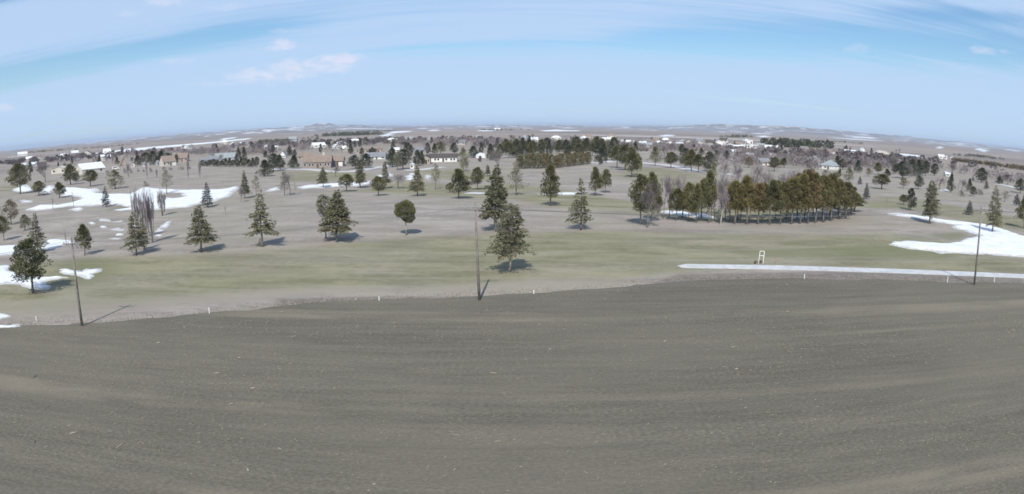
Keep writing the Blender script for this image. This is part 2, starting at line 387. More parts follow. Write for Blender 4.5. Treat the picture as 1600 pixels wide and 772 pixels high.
# ------------------------------------------------------------------ ground sheet
edge_px = [(-260, 540), (-120, 522), (0, 511), (60, 508), (130, 507), (250, 497), (390, 484), (480, 474), (600, 468), (700, 465.5), (747, 462), (830, 458), (950, 450),
           (1060, 439), (1130, 436.5), (1250, 435.5), (1400, 438), (1480, 442), (1600, 443), (1720, 447)]
edge = [ground(*p) for p in edge_px]
field_poly = np.array(edge + [(150, 40), (150, -60), (-150, -60), (-150, 20)])
Z = {}
Z['green'] = [
    ([(-60, 425), (60, 408), (150, 402), (300, 398), (420, 390), (520, 381), (640, 370), (760, 364), (900, 361), (1010, 360), (1150, 366), (1300, 366), (1380, 363), (1470, 372), (1560, 400), (1660, 404), (1660, 432), (1400, 424), (1200, 416), (1060, 428), (960, 440), (830, 440), (700, 450), (560, 452), (430, 458), (330, 466), (200, 478), (60, 488), (-60, 494)], 9),
    ([(470, 302), (560, 300), (640, 303), (720, 309), (800, 312), (860, 324), (930, 328), (1035, 342), (1110, 346), (1240, 345), (1310, 336), (1250, 327), (1120, 326), (1040, 325), (985, 314), (930, 306), (880, 296), (800, 288), (720, 290), (640, 282), (560, 296)], 6),
    ([(440, 283), (520, 284), (575, 283), (580, 272), (520, 266), (440, 268)], 7),
    ([(985, 262), (1035, 262), (1110, 275), (1120, 296), (1060, 296), (1000, 284), (960, 275)], 8),
    ([(1335, 325), (1420, 327), (1500, 345), (1600, 362), (1650, 352), (1540, 330), (1440, 312), (1370, 305)], 7),
    ([(620, 268), (720, 264), (800, 276), (790, 284), (700, 281)], 7),
    ([(0, 290), (60, 288), (30, 300), (-30, 302)], 8)]
Z['lush'] = [([(70, 440), (110, 402), (160, 404), (190, 425), (150, 445), (100, 450)], 11), ([(1120, 392), (1250, 388), (1390, 382), (1500, 398), (1480, 408), (1330, 402), (1180, 402)], 4), ([(155, 330), (190, 321), (206, 322), (203, 330)], 4), ([(1440, 366), (1500, 362), (1520, 370), (1490, 377)], 4), ([(1320, 422), (1500, 427), (1480, 432), (1300, 424)], 2)]
Z['dry'] = [([(440, 388), (530, 379), (640, 369), (640, 366), (540, 373), (440, 383)], 2), ([(690, 364), (820, 363.5), (910, 361.5), (910, 358.5), (820, 360), (690, 361)], 2), ([(1010, 353), (1130, 354), (1250, 355), (1320, 348), (1370, 336), (1390, 342), (1340, 356), (1200, 361), (1060, 360)], 3),
            ([(-20, 470), (150, 462), (330, 455), (450, 447), (600, 444), (735, 443), (745, 457), (600, 462), (480, 468), (330, 478), (120, 500), (-20, 506)], 5), ([(760, 444), (830, 434), (1000, 433), (1000, 444), (830, 455), (760, 459)], 4), ([(1040, 404), (1180, 404), (1330, 410), (1330, 414), (1180, 410), (1040, 409)], 3), ([(140, 404), (260, 401), (330, 397), (330, 400), (200, 406)], 2), ([(0, 302), (60, 307), (115, 317), (60, 316), (0, 308)], 4)]
Z['bare'] = [([(430, 500), (430, 466), (600, 463), (760, 463), (760, 470)], 2), ([(1000, 446), (1060, 428), (1300, 424), (1600, 434), (1600, 445), (1300, 438)], 2)]
# polar sheet: fine near the place in view, coarse elsewhere, out past the horizon
azs = np.concatenate([np.arange(-180, -56, 4.0), np.arange(-56, 56.01, 0.25), np.arange(60, 180, 4.0)])
rs = [14.0]
while rs[-1] < 14000: rs.append(rs[-1]*1.0155)
rs = np.array(rs); A, R = np.meshgrid(np.radians(azs), rs)
X = (R*np.sin(A)).ravel(); Y = (R*np.cos(A)).ravel(); XY = np.stack([X, Y], 1)
na, nr = len(azs), len(rs)
i0 = np.arange(nr-1)[:, None]*na; j = np.arange(na)[None, :]; j2 = (j+1) % na
quads = np.stack([i0+j, i0+j2, i0+na+j2, i0+na+j], -1).reshape(-1, 4)[:, ::-1]
V = np.stack([X, Y, hgt(X, Y)], 1); V = np.vstack([V, [[0, 0, 0]]])
tri = np.stack([np.full(na, len(V)-1), np.arange(na), (np.arange(na)+1) % na], 1)[:, ::-1]
me = mesh_np('ground', V, [quads, tri], M['ground'], True)
near = np.hypot(X, Y) < 1400
for k, polys in Z.items():
    val = np.zeros(len(V))
    for pts, soft in polys:
        sd = sd_poly(XY[near], gpoly(pts)); dist = np.hypot(X[near], Y[near])
        s = soft*np.clip(dist/150, .8, 4)
        t = np.clip(sd/s*0.5+0.5, 0, 1); t = t*t*(3-2*t)
        cur = val[:-1]; cur[near] = np.maximum(cur[near], t)
    attr(me, k, val)
r_ = np.hypot(X, Y); fz = np.clip((r_-430+60*vnoise(X, Y, 160, 3))/260, 0, 1)
attr(me, 'farm', np.append(fz, 0))
tag(obj('ground', me), kind='structure')

# ------------------------------------------------------------------ worked field
gx = np.arange(-115, 115.1, 0.5); gy = np.arange(-24, 110.1, 0.45)
GX, GY = np.meshgrid(gx, gy); fx, fy = GX.ravel(), GY.ravel()
sd = sd_poly(np.stack([fx, fy], 1), field_poly) + 0.30*vnoise(fx, fy, 2.6, 1) + 0.18*vnoise(fx, fy, 0.9, 2)
c_, s_ = math.cos(ROW), math.sin(ROW); rowc = -fx*s_ + fy*c_; along = fx*c_ + fy*s_
fz = hgt(fx, fy) + 0.09*np.clip(sd/0.8+0.2, -1.5, 1) + 0.010*np.sin(rowc*2*math.pi/1.9 + vnoise(along, rowc, 9, 4)) + 0.03*vnoise(along/2.5, rowc, 0.9, 5) + 0.035*vnoise(fx, fy, 7, 6)
nx = len(gx); ii = (np.arange(len(gy)-1)[:, None]*nx + np.arange(nx-1)[None, :]).ravel()
q = np.stack([ii, ii+1, ii+nx+1, ii+nx], 1); keep = (sd[q].max(1) > -0.9)
q = q[keep]; used = np.unique(q); remap = np.zeros(len(fx), int); remap[used] = np.arange(len(used))
me = mesh_np('field', np.stack([fx, fy, fz], 1)[used], remap[q], M['soil'], True)
tag(obj('field', me), kind='structure')

# crop residue: thousands of straw slivers, denser in bands along the rows
rng = np.random.default_rng(3)
N = 95000
px_ = rng.uniform(-75, 75, N); py_ = rng.uniform(22, 96, N)
rc = -px_*s_ + py_*c_; al = px_*c_ + py_*s_
dens = 0.5 + 0.5*vnoise(al/12, rc, 2.2, 8) + 0.35*vnoise(px_, py_, 11, 9)
ok = (rng.uniform(0, 1.5, N) < np.clip(dens, 0.04, 2)**2) & (sd_poly(np.stack([px_, py_], 1), field_poly) > 1.2)
px_, py_ = px_[ok], py_[ok]; N = len(px_)
L = rng.gamma(2.0, 0.045, N)+0.04; wd_ = rng.uniform(0.012, 0.036, N); th = ROW + rng.normal(0, 0.75, N)
big_ = rng.uniform(0, 1, N) < 0.006; L[big_] = rng.uniform(.25, .65, big_.sum()); wd_[big_] = rng.uniform(.05, .13, big_.sum())
ux, uy = np.cos(th)*L/2, np.sin(th)*L/2; vx, vy = -np.sin(th)*wd_/2, np.cos(th)*wd_/2
bz = hgt(px_, py_)+0.125+rng.uniform(0, .02, N); tl = rng.uniform(-.03, .05, N)
top = bz + wd_*0.6
P = np.stack([np.stack([px_-ux-vx, py_-uy-vy, bz-.03], 1), np.stack([px_+ux-vx, py_+uy-vy, bz+tl], 1), np.stack([px_+ux+vx, py_+uy+vy, bz+tl], 1), np.stack([px_-ux+vx, py_-uy+vy, bz-.03], 1), np.stack([px_, py_, top], 1)], 1).reshape(-1, 3)
k = np.arange(N)*5
T = np.concatenate([np.stack([k+a, k+b_, k+4], 1) for a, b_ in ((0, 1), (1, 2), (2, 3), (3, 0))])
m, n, b = mat_new('dry straw'); a = n.node('ShaderNodeAttribute', attribute_name='tone').outputs['Fac']
n.l.new(n.mix(a, (0.17, 0.148, 0.112), (0.42, 0.38, 0.30)), b.inputs['Base Color']); b.inputs['Roughness'].default_value = 0.8
me = mesh_np('crop_residue', P, T, m); attr(me, 'tone', np.tile(np.clip(rng.normal(.32, .28, N), 0, 1), 4), 'FACE')
tag(obj('crop_residue', me), 'pale straw slivers strewn over the dark worked field', 'straw', kind='stuff')

# dry grass along the field margin
N = 9000
t = rng.uniform(0, 1, N)*(len(edge)-1.001); i = t.astype(int); E_ = np.array(edge)
f_ = (t-i)[:, None]; pp = E_[i]*(1-f_)+E_[i+1]*f_; tn = E_[i+1]-E_[i]; tn /= np.linalg.norm(tn, axis=1)[:, None]
off = np.abs(rng.normal(0, 1.6, N))+0.1; pp = pp + np.stack([-tn[:, 1], tn[:, 0]], 1)*off[:, None]
hh = rng.uniform(.03, .13, N)*np.clip(1.3-off/4, .3, 1); aa = rng.uniform(0, 6.28, N); ww = rng.uniform(.03, .09, N)
z0 = hgt(pp[:, 0], pp[:, 1])
P = np.stack([np.stack([pp[:, 0]-np.cos(aa)*ww, pp[:, 1]-np.sin(aa)*ww, z0-.02], 1), np.stack([pp[:, 0]+np.cos(aa)*ww, pp[:, 1]+np.sin(aa)*ww, z0-.02], 1), np.stack([pp[:, 0]+rng.normal(0, .08, N), pp[:, 1]+rng.normal(0, .08, N), z0+hh], 1)], 1).reshape(-1, 3)
m, n, b = mat_new('dry margin grass'); a = n.node('ShaderNodeAttribute', attribute_name='tone').outputs['Fac']
n.l.new(n.mix(a, (0.20, 0.175, 0.13), (0.40, 0.36, 0.28)), b.inputs['Base Color']); b.inputs['Roughness'].default_value = 0.9
me = mesh_np('margin_grass', P, np.arange(N*3).reshape(-1, 3), m); attr(me, 'tone', rng.uniform(0, 1, N), 'FACE')
tag(obj('margin_grass', me), 'dry tan grass along the edge of the worked field', 'grass', kind='stuff')

# ------------------------------------------------------------------ cart path
up = [(1058, 416.0), (1072, 413.4), (1200, 415.2), (1300, 418.0), (1400, 421.0), (1500, 425.0), (1600, 429.2), (1720, 434.5)]
lo = [(1064, 418.4), (1076, 419.0), (1200, 421.0), (1300, 423.6), (1400, 427.0), (1500, 430.8), (1600, 434.8), (1720, 440.5)]
def dense(l, k=10):
    out = []
    for a, b in zip(l, l[1:]):
        for i in range(k): out.append(ground(a[0]+(b[0]-a[0])*i/k, a[1]+(b[1]-a[1])*i/k))
    return out + [ground(*l[-1])]
A_, B_ = dense(up), dense(lo); V = []; Q = []
for a, b in zip(A_, B_):
    for p, dz in ((a, -.06), (a, .10), (b, .10), (b, -.06)): V.append((p[0], p[1], float(hgt(*p))+dz))
for i in range(len(A_)-1):
    for k in range(3): Q.append((i*4+k, i*4+k+1, i*4+k+5, i*4+k+4))
Q.append((0, 1, 2, 3))
tag(obj('path', mesh_np('path', V, np.array(Q)[:, ::-1], M['concrete'])), kind='structure')

def ribbon(pts, width, mat='concrete', lift=.06):
    P = []
    for a, b in zip(pts, pts[1:]):
        for i in range(8): P.append(ground(a[0]+(b[0]-a[0])*i/8, a[1]+(b[1]-a[1])*i/8))
    P.append(ground(*pts[-1])); P = np.array(P); T = np.gradient(P, axis=0); T /= np.linalg.norm(T, axis=1)[:, None]; Nn = np.stack([-T[:, 1], T[:, 0]], 1)
    V = []
    for p, q in zip(P, Nn):
        for s_, dz in ((-1, -.05), (-1, lift), (1, lift), (1, -.05)):
            c = p+q*s_*width/2; V.append((c[0], c[1], float(hgt(*c))+dz))
    Q = [(i*4+k, i*4+k+1, i*4+k+5, i*4+k+4) for i in range(len(P)-1) for k in range(3)]
    tag(obj('path', mesh_np('path', V, np.array(Q)[:, ::-1], M[mat])), kind='structure')
ribbon([(985, 251.5), (1005, 254.8), (1040, 257.8), (1068, 262.5), (1092, 269)], 7)
ribbon([(424, 264.8), (450, 264.2), (482, 264.6), (520, 268.5)], 6)
ribbon([(520, 268.5), (552, 268), (585, 262), (612, 259)], 7)
ribbon([(632, 266.5), (660, 265), (690, 261)], 6)
ribbon([(730, 301.5), (745, 301.8), (759, 302.6)], 5)
ribbon([(925, 255), (950, 253), (975, 251)], 6)
ribbon([(1130, 272.5), (1142, 272), (1154, 273.6)], 5)
ribbon([(1560, 287.5), (1580, 291.5), (1605, 297)], 6)

# ------------------------------------------------------------------ snow
def snow(pts, label, thick=0.22, holes=(), res=1.0, rag=1.35, lift=0.0):
    poly = gpoly(pts, 6); hp = [gpoly(h, 6) for h in holes]
    P0 = np.array(poly); az_ = np.arctan2(P0[:, 0], P0[:, 1]); lr = np.log(np.hypot(P0[:, 0], P0[:, 1]))
    dist = math.exp(lr.mean()); da = res/F; a0, a1 = az_.min()-4*da, az_.max()+4*da
    dl = max(0.0025, (lr.max()-lr.min())/70); l0, l1 = lr.min()-3*dl, lr.max()+3*dl
    aa = np.arange(a0, a1, da); ll = np.arange(l0, l1, dl); A2, L2 = np.meshgrid(aa, ll)
    xs, ys = (np.exp(L2)*np.sin(A2)).ravel(), (np.exp(L2)*np.cos(A2)).ravel(); PP = np.stack([xs, ys], 1)
    sd = sd_poly(PP, poly)
    for h in hp: sd = np.minimum(sd, -sd_poly(PP, h))
    u = dist/130*rag
    sd = sd + u*(0.50*vnoise(xs, ys, 2.3*u, 11) + 0.34*vnoise(xs, ys, 0.9*u, 12) + .45*vnoise(xs, ys, 6*u, 13))
    hh = thick*np.clip(sd/(1.1*u+.3), -1.2, 1)
    hh = np.where(hh > 0, thick*np.sqrt(np.clip(hh/thick, 0, 1)), hh)*(1+.25*vnoise(xs, ys, 4*u, 15))
    zz = hgt(xs, ys) + hh + lift
    nx = len(aa); ii = (np.arange(len(ll)-1)[:, None]*nx+np.arange(nx-1)[None, :]).ravel()
    q = np.stack([ii, ii+1, ii+nx+1, ii+nx], 1); q = q[sd[q].max(1) > 0]
    if not len(q): return
    us = np.unique(q); rm = np.zeros(len(xs), int); rm[us] = np.arange(len(us))
    dep = np.clip(sd/(1.3*u), 0, 1)[us]
    V = np.stack([xs, ys, zz], 1)[us]; c = V.mean(0); c[2] = float(hgt(c[0], c[1]))
    sm = mesh_np('snow_patch', V-c, rm[q], M['snow'], True); attr(sm, 'depth', dep)
    o = obj('snow_patch', sm, loc=c)
    tag(o, label, 'snow patch', 'melting snow patches')
snow([(40, 328), (62, 319), (78, 320), (88, 321.5), (108, 318), (122, 314), (127, 310), (112, 307), (94, 306), (88, 303), (96, 295), (106, 293), (130, 294), (148, 296), (158, 301), (175, 303), (205, 303), (212, 298), (222, 293), (250, 295), (285, 298), (315, 296.5), (345, 295.5), (360, 293), (372, 290), (374, 296), (362, 304), (340, 311), (318, 318), (290, 323), (262, 326), (235, 328), (207, 327), (206, 322), (185, 319), (165, 320), (150, 321.5), (130, 322), (112, 322.5), (90, 325), (60, 329)],
     'largest sheet of snow, spread below the bare hillside with poplars', 0.4, holes=[[(262, 302), (280, 302), (290, 308), (270, 310), (256, 308)]])
snow([(20, 297), (33, 289), (50, 288.5), (51, 297), (40, 300), (26, 300)], 'small square snow patch behind the tallest bare-stemmed pine')
snow([(64, 300), (72, 290), (84, 290), (86, 297), (78, 303), (68, 304)], 'small snow patch between two rounded pines')
snow([(31, 314), (38, 311.8), (48, 313.5), (49, 316), (36, 316.5)], 'thin snow sliver on brown turf beside a track', 0.2)
snow([(111, 327.5), (120, 325), (132, 326), (130, 329), (118, 330.5)], 'small round snow patch just off the largest snow sheet', 0.2)
snow([(176, 328), (190, 326.5), (206, 324.5), (207, 327), (190, 329)], 'narrow snow tongue ending in greenish turf', 0.15)
snow([(153, 340), (165, 342), (180, 345), (195, 343), (202, 348), (190, 349.5), (165, 348), (156, 345)], 'ragged snow streak behind the spruce with poplars', 0.15, rag=2.2)
snow([(170, 359), (185, 356), (196, 357), (202, 360), (185, 362), (171, 361.5)], 'broken snow streak below the ragged one', 0.15, rag=2.2)
snow([(166, 373), (180, 371), (196, 370.5), (192, 374.5), (170, 376)], 'lowest thin snow streak left of the spruce with poplars', 0.15, rag=2.2)
snow([(253, 351), (262, 347), (268, 349), (265, 355), (255, 358)], 'compact snow lump right of the poplar trunks', 0.25)
snow([(242, 359), (250, 356), (253, 361), (245, 362)], 'tiny snow scrap touching the poplar trunk', 0.15)
for px, py, lb in ((209, 352, 'scrap of snow under the spruce before the poplars'), (161, 354, 'scrap of snow between two ragged streaks'), (247, 368, 'scrap of snow beside the pale poplar foot'), (186, 366, 'faint snow scrap above the lowest streak'), (144, 349, 'lonely snow scrap left of the ragged streak')):
    snow([(px-5, py), (px-1, py-1.6), (px+5, py-.6), (px+4, py+1.3), (px-2, py+1.6)], lb, 0.15, rag=.7)
snow([(-60, 388), (0, 385), (25, 383), (55, 382), (70, 377), (80, 374), (100, 376), (118, 377), (122, 380), (105, 382), (90, 388), (60, 392), (40, 394), (20, 399), (0, 399), (-60, 402)], 'long snow bank passing behind the dark pine and pole', 0.3)
snow([(-70, 420), (0, 416), (12, 415), (20, 425), (35, 430), (55, 434), (78, 432), (100, 431.5), (105, 434), (85, 437), (62, 441), (79, 447), (70, 453), (50, 452), (30, 446), (10, 443), (0, 444), (-70, 448)], 'snow bank around the foot of the big dark pine', 0.3)
snow([(91, 421), (105, 420), (118, 424), (128, 425), (138, 421), (160, 420), (163, 423.5), (150, 428), (151, 432), (140, 435.5), (125, 433), (112, 429), (100, 427)], 'hook-shaped snow patch behind the pole by the dark pine', 0.22)
snow([(-40, 488), (0, 490), (10, 491), (16, 494), (6, 498), (0, 502), (-40, 504)], 'snow patch on the dry field margin', 0.2)
snow([(-40, 508), (0, 508.5), (25, 508.5), (42, 511), (20, 513.5), (-40, 513)], 'thin snow sliver lying along the edge of the dark field', 0.18)
snow([(410, 300), (420, 295), (435, 292), (438, 296), (425, 299)], 'short bright snow patch left of the twin grey-green trees', 0.25)
snow([(465, 292.5), (480, 289), (510, 287), (540, 285), (570, 284), (586, 281.5), (584, 287), (560, 291), (520, 292.5), (490, 294.5), (470, 295.5)], 'long narrow snow strip below the green lawn of the brick house', 0.25)
snow([(633, 274), (640, 271), (650, 271), (648, 278), (641, 281), (636, 279)], 'bright snow patch beside the white hut', 0.25)
snow([(662, 276), (668, 273.5), (674, 276), (672, 280), (665, 280)], 'small snow patch right of the thin spruce near the hut', 0.25)
snow([(585, 276), (600, 270), (612, 268), (610, 276), (596, 281)], 'grey snow patch left of the tall dark pines', 0.2)
snow([(842, 303.3), (860, 302), (880, 301), (906, 301), (906, 304), (870, 304.6), (845, 304.8)], 'thin straight snow strip behind the cone-shaped cedar', 0.15)
snow([(1036, 330), (1050, 330), (1080, 333), (1105, 336), (1116, 340), (1100, 341.5), (1070, 339), (1045, 335.5)], 'snow strip seen through the trunks of the windbreak', 0.25)
snow([(1232, 339), (1245, 337.5), (1262, 338), (1260, 341), (1240, 341.5)], 'small shaded snow scrap under the windbreak crowns', 0.2)
snow([(1386, 334.4), (1400, 333.2), (1425, 336), (1455, 340.5), (1480, 344), (1515, 349), (1540, 351.5), (1560, 356), (1580, 363), (1600, 369), (1680, 384), (1690, 408), (1600, 401.5), (1560, 399), (1530, 397.5), (1500, 396.5), (1470, 395), (1440, 392), (1410, 388), (1379, 382), (1395, 379), (1415, 377), (1440, 378.5), (1470, 379.5), (1495, 379), (1510, 375), (1522, 371), (1528, 368.5), (1510, 362), (1495, 358.5), (1484, 354), (1500, 352), (1480, 349.5), (1450, 344.5), (1420, 339.3), (1400, 336.5)],
     'large forked snow drift beside the pole with the cart path', 0.35)
snow([(1578, 318.5), (1588, 317.5), (1600, 318.5), (1596, 320.5), (1582, 320.5)], 'small snow scrap among far spruces by the drift', 0.2)
snow([(1468, 297), (1478, 295.5), (1485, 297), (1476, 299.5)], 'snow scrap at the foot of the willow clump', 0.25)
for pts, lb in (([(140, 240.5), (200, 233), (260, 228), (330, 222), (370, 218), (392, 215.8), (390, 217.8), (340, 223.2), (270, 230), (210, 236), (150, 242)], 'very long snow-filled strip crossing the far plain'),
                ([(595, 213.5), (607, 208), (614, 205.5), (646, 204.6), (640, 206.4), (616, 208.5), (608, 213.5)], 'bent snow strip beside the far shelterbelt'),
                ([(668, 204), (676, 202.8), (688, 203.2), (684, 204.8), (670, 205)], 'short snow dash on the far plain'),
                ([(745, 204.2), (755, 202.8), (772, 203.4), (770, 205), (750, 205.2)], 'faint snow dash beside the far farmyard'),
                ([(843, 204.6), (855, 203.6), (870, 202.4), (880, 203.4), (908, 204.2), (905, 205.1), (850, 205.4)], 'broad snow bar on the far plain behind town'),
                ([(1283, 213.3), (1300, 212.6), (1330, 215.8), (1380, 219.3), (1382, 220.6), (1330, 218), (1295, 215)], 'long snow line under the far speckled hills'),
                ([(1462, 232), (1468, 228.5), (1474, 230), (1472, 233)], 'bright snow spot high on the far plain'),
                ([(1522, 233), (1530, 231.4), (1545, 235.5), (1538, 238)], 'snow slash near far white sheds'),
                ([(1395, 241), (1410, 240.5), (1445, 244.5), (1440, 246.8), (1410, 243.6)], 'pale snow strip before the white sheds'),
                ([(340, 219), (352, 216), (370, 214.2), (368, 216), (350, 218.8)], 'small snow slash above the very long strip'),
                ([(1180, 213), (1195, 212), (1205, 214), (1190, 215)], 'snow fleck before the dark farm grove'),
                ([(1030, 212), (1040, 210.5), (1056, 211.5), (1050, 213), (1035, 213.4)], 'snow fleck on the brown rise behind town')):
    snow(pts, lb, 0.4, res=0.8, rag=0.8, lift=0.3)

# ------------------------------------------------------------------ hills on the horizon
def ridge(name, pts, r0, depth):
    """pts: (px, py crest); a long rounded ridge standing r0 metres away"""
    V = []; rows = 13; n_ = len(pts)*14
    xs = np.interp(np.linspace(0, len(pts)-1, n_), range(len(pts)), [p[0] for p in pts]); ys = np.interp(np.linspace(0, len(pts)-1, n_), range(len(pts)), [p[1] for p in pts])
    for i, (a, b) in enumerate(zip(xs, ys)):
        az_, el_ = azel(a, b + 0.7*float(vnoise(i*1.0, 3.0, 2.3, 21)) + 0.8*float(vnoise(i*1.0, 9.0, 6.1, 22)))
        crest = CH + r0*math.tan(el_)
        for k in range(rows):
            t = k/(rows-1); r = r0 - depth + 2*depth*t
            zc = -8 + (crest+8)*math.sin(math.pi*t)**0.8*(1+0.10*float(vnoise(i, k*3.0, 3, 5))*(abs(t-.5) > .1))
            V.append((r*math.sin(az_), r*math.cos(az_), zc))
    ii = (np.arange(n_-1)[:, None]*rows+np.arange(rows-1)[None, :]).ravel()
    q = np.stack([ii, ii+1, ii+rows+1, ii+rows], 1)
    tag(obj(name, mesh_np(name, V, q, M['hills'], True)), kind='structure')
ridge('hills', [(-60, 243), (60, 230), (150, 221), (250, 213), (340, 205), (395, 202), (430, 200), (470, 197.2), (488, 195.6), (497, 192.6), (515, 192.2), (530, 195.0), (565, 195), (600, 196.4), (680, 196), (760, 195.6), (860, 195.5), (960, 196.4), (1030, 197), (1060, 196), (1100, 194.6), (1140, 194.6), (1200, 196.4), (1260, 199.5), (1310, 203), (1350, 207.5), (1400, 211.5), (1460, 217.5), (1540, 226.5), (1600, 233.5), (1660, 241)], 11500, 1800)
ridge('low_hills', [(-60, 246), (60, 233), (150, 224), (250, 215.5), (330, 207.5), (395, 203.5), (440, 202), (520, 200.5), (640, 199.4), (760, 198.8), (900, 199.2), (1000, 201), (1030, 202.5), (1070, 206), (1150, 205.5), (1260, 206), (1380, 215.5), (1500, 227), (1600, 238), (1660, 245)], 6200, 900)

# ------------------------------------------------------------------ tree meshes
def unit(a): return a/np.maximum(np.linalg.norm(a, axis=1)[:, None], 1e-9)
def tufts(rng, P, D, L, Wd, blades=2):
    """needle tufts or leaf sprays: slim kites around direction D"""
    P = np.asarray(P); D = unit(np.asarray(D)); N = len(P)
    L = np.broadcast_to(L, (N,)); Wd = np.broadcast_to(Wd, (N,)); Vs = []
    for k in range(blades):
        u = unit(np.cross(D, rng.normal(size=(N, 3))))
        Vs.append(np.stack([P, P+D*(L*.45)[:, None]+u*(Wd/2)[:, None], P+D*L[:, None], P+D*(L*.45)[:, None]-u*(Wd/2)[:, None]], 1))
    V = np.concatenate(Vs).reshape(-1, 3); return V, np.arange(len(V)).reshape(-1, 4)
def crown_mesh(name, V, Q, tone, mat, smooth=False):
    me = mesh_np(name, V, Q, mat, smooth); attr(me, 'tone', tone, 'FACE'); return me
def limbs(mb, rng, a, b, r0, r1, n=4): mb.tube([a, (Vector(a)+Vector(b))/2+Vector((0, 0, rng.uniform(-.05, .1))), b], [r0, (r0+r1)/2, r1], n, False)

def make_conifer(seed, h=9.0, w=5.0, base=0.17, density=1.0, droop=0.12, power=0.85, tiers=26, matn='spruce', lean=0.0, open_=0.25, bark='bark'):
    """spruce: whorls of spreading boughs, each a stick feathered with needle sprays"""
    rng = np.random.default_rng(seed); mb = MB()
    def axis(z): return Vector((lean*z + .05*math.sin(z*1.1+seed), .04*math.sin(z*.9+2*seed), z))
    mb.tube([axis(z) for z in np.linspace(-.25, h*.985, 9)], [max(.012, .017*h*(1-max(0, t))**.9+.008) for t in np.linspace(0, 1, 9)], 7)
    P, D, L = [], [], []; ph = rng.uniform(0, 6.28, 3)
    for i in range(tiers):
        t = (i+rng.uniform(-.35, .35))/tiers; t = min(max(t, 0), .985); zc = h*(base+(1-base)*t)
        R = w/2*(1-t)**power*(0.30+0.70*min(1, t/.10+.35)); nb = int(rng.integers(8, 12)) if t < .8 else 6
        for _ in range(nb):
            if rng.uniform() < open_*.5: continue
            a = rng.uniform(0, 2*math.pi); ln = max(.18, R*rng.uniform(.55, 1.12)*(1+.11*math.sin(a+ph[0]+t*3)+.09*math.sin(2*a+ph[1]-5*t))); pit = -droop+.75*t*t+rng.normal(0, .10)
            d = np.array([math.cos(a), math.sin(a), pit]); d /= np.linalg.norm(d); p0 = np.array(axis(zc))
            if t < .75: limbs(mb, rng, tuple(p0), tuple(p0+d*ln*.9), .010*h*.35*(1-t)+.008, .006, 3)
            m_ = max(5, int(ln*15*density)); s = rng.uniform(.12, 1, m_)**.8
            side = np.cross(d, [0, 0, 1.]); sg = rng.choice([-1, 1], m_)
            wid = .34*ln*(1.05-s)*rng.uniform(.1, 1, m_)
            q = p0 + np.outer(s*ln, d) + np.outer(sg*wid, side); q[:, 2] += -.16*ln*s*s + rng.normal(0, .10, m_)
            P.append(q); D.append(d*.8 + np.outer(sg*.75, side) + np.stack([rng.normal(0, .25, m_), rng.normal(0, .25, m_), rng.normal(-.10, .25, m_)], 1)); L.append(rng.uniform(.18, .38, m_))
    P = np.concatenate(P); D = np.concatenate(D); L = np.concatenate(L)*h/9
    V, Q = tufts(rng, P, D, L, L*.42, 2)
    tone = np.clip(np.tile(rng.uniform(0, 1, len(P))*.75+rng.normal(.12, .12, len(P)), 2), 0, 1)
    return mb.mesh('trunk', M[bark], True), crown_mesh('crown', V, Q, tone, M[matn]), h, w

def make_pine(seed, h=8.0, w=5.5, base=0.28, matn='pine', shape='oval', clumps=70, fill=46, low_w=0.75, lean=0.0, clump_r=0.17, bark='bark'):
    """pine or cedar: limbs that end in dense clumps of needles"""
    rng = np.random.default_rng(seed); mb = MB()
    def axis(z): return Vector((lean*z + .10*math.sin(z*.6+seed), .08*math.sin(z*.7+2*seed), z))
    mb.tube([axis(z) for z in np.linspace(-.25, h*.9, 8)], [max(.02, .021*h*(1-t)**.8+.01) for t in np.linspace(0, 1, 8)], 7)
    P, D = [], []; TT = []
    for i in range(clumps):
        t = ((i+rng.uniform())/clumps)**.9; zc = h*(base+(1-base)*t*.97)
        prof = {'oval': low_w*(1-t)**.4*min(1, .55+t*1.6) + (1-low_w)*math.sin(math.pi*min(1, t*.9+.1)),
                'cone': (1-t)**.72*min(1, .6+t*2.4), 'round': math.sqrt(max(0, 1-(2*t-1)**2))*.98+.04, 'flat': min(1, .55+t)*(1-t**3)**.6}[shape]
        R = w/2*prof; a = rng.uniform(0, 2*math.pi); rr = R*math.sqrt(rng.uniform(.12, 1.0))*rng.uniform(.78, 1.20)*(1+.15*math.sin(a+seed))
        ax = np.array(axis(zc)); c = ax + np.array([math.cos(a)*rr, math.sin(a)*rr, rng.normal(0, .12)])
        if rr > .5: limbs(mb, rng, tuple(np.array(axis(max(h*base*.8, zc-rr*.45)))), tuple(c), .018+.006*h*.4*(1-t), .012, 3)
        cr = clump_r*w*rng.uniform(.65, 1.25)*(1-.35*t)
        n_ = int(fill*rng.uniform(.7, 1.3)); dv = unit(rng.normal(size=(n_, 3))); rad_ = cr*rng.uniform(.35, 1, n_)**.6
        P.append(c + dv*rad_[:, None]*np.array([1, 1, .72])); out = c-ax; out[2] = abs(out[2])+.25
        D.append(dv + .55*out/max(np.linalg.norm(out), .3) + np.array([0, 0, .35])); TT.append(np.clip(rng.normal(.45, .27)+rng.normal(0, .17, n_)+.12*dv[:, 2], 0, 1))
    P = np.concatenate(P); D = np.concatenate(D); N = len(P); L = rng.uniform(.15, .31, N)*w/5
    V, Q = tufts(rng, P, D, L, L*.55, 2)
    return mb.mesh('trunk', M[bark], True), crown_mesh('crown', V, Q, np.tile(np.concatenate(TT), 2), M[matn]), h, w

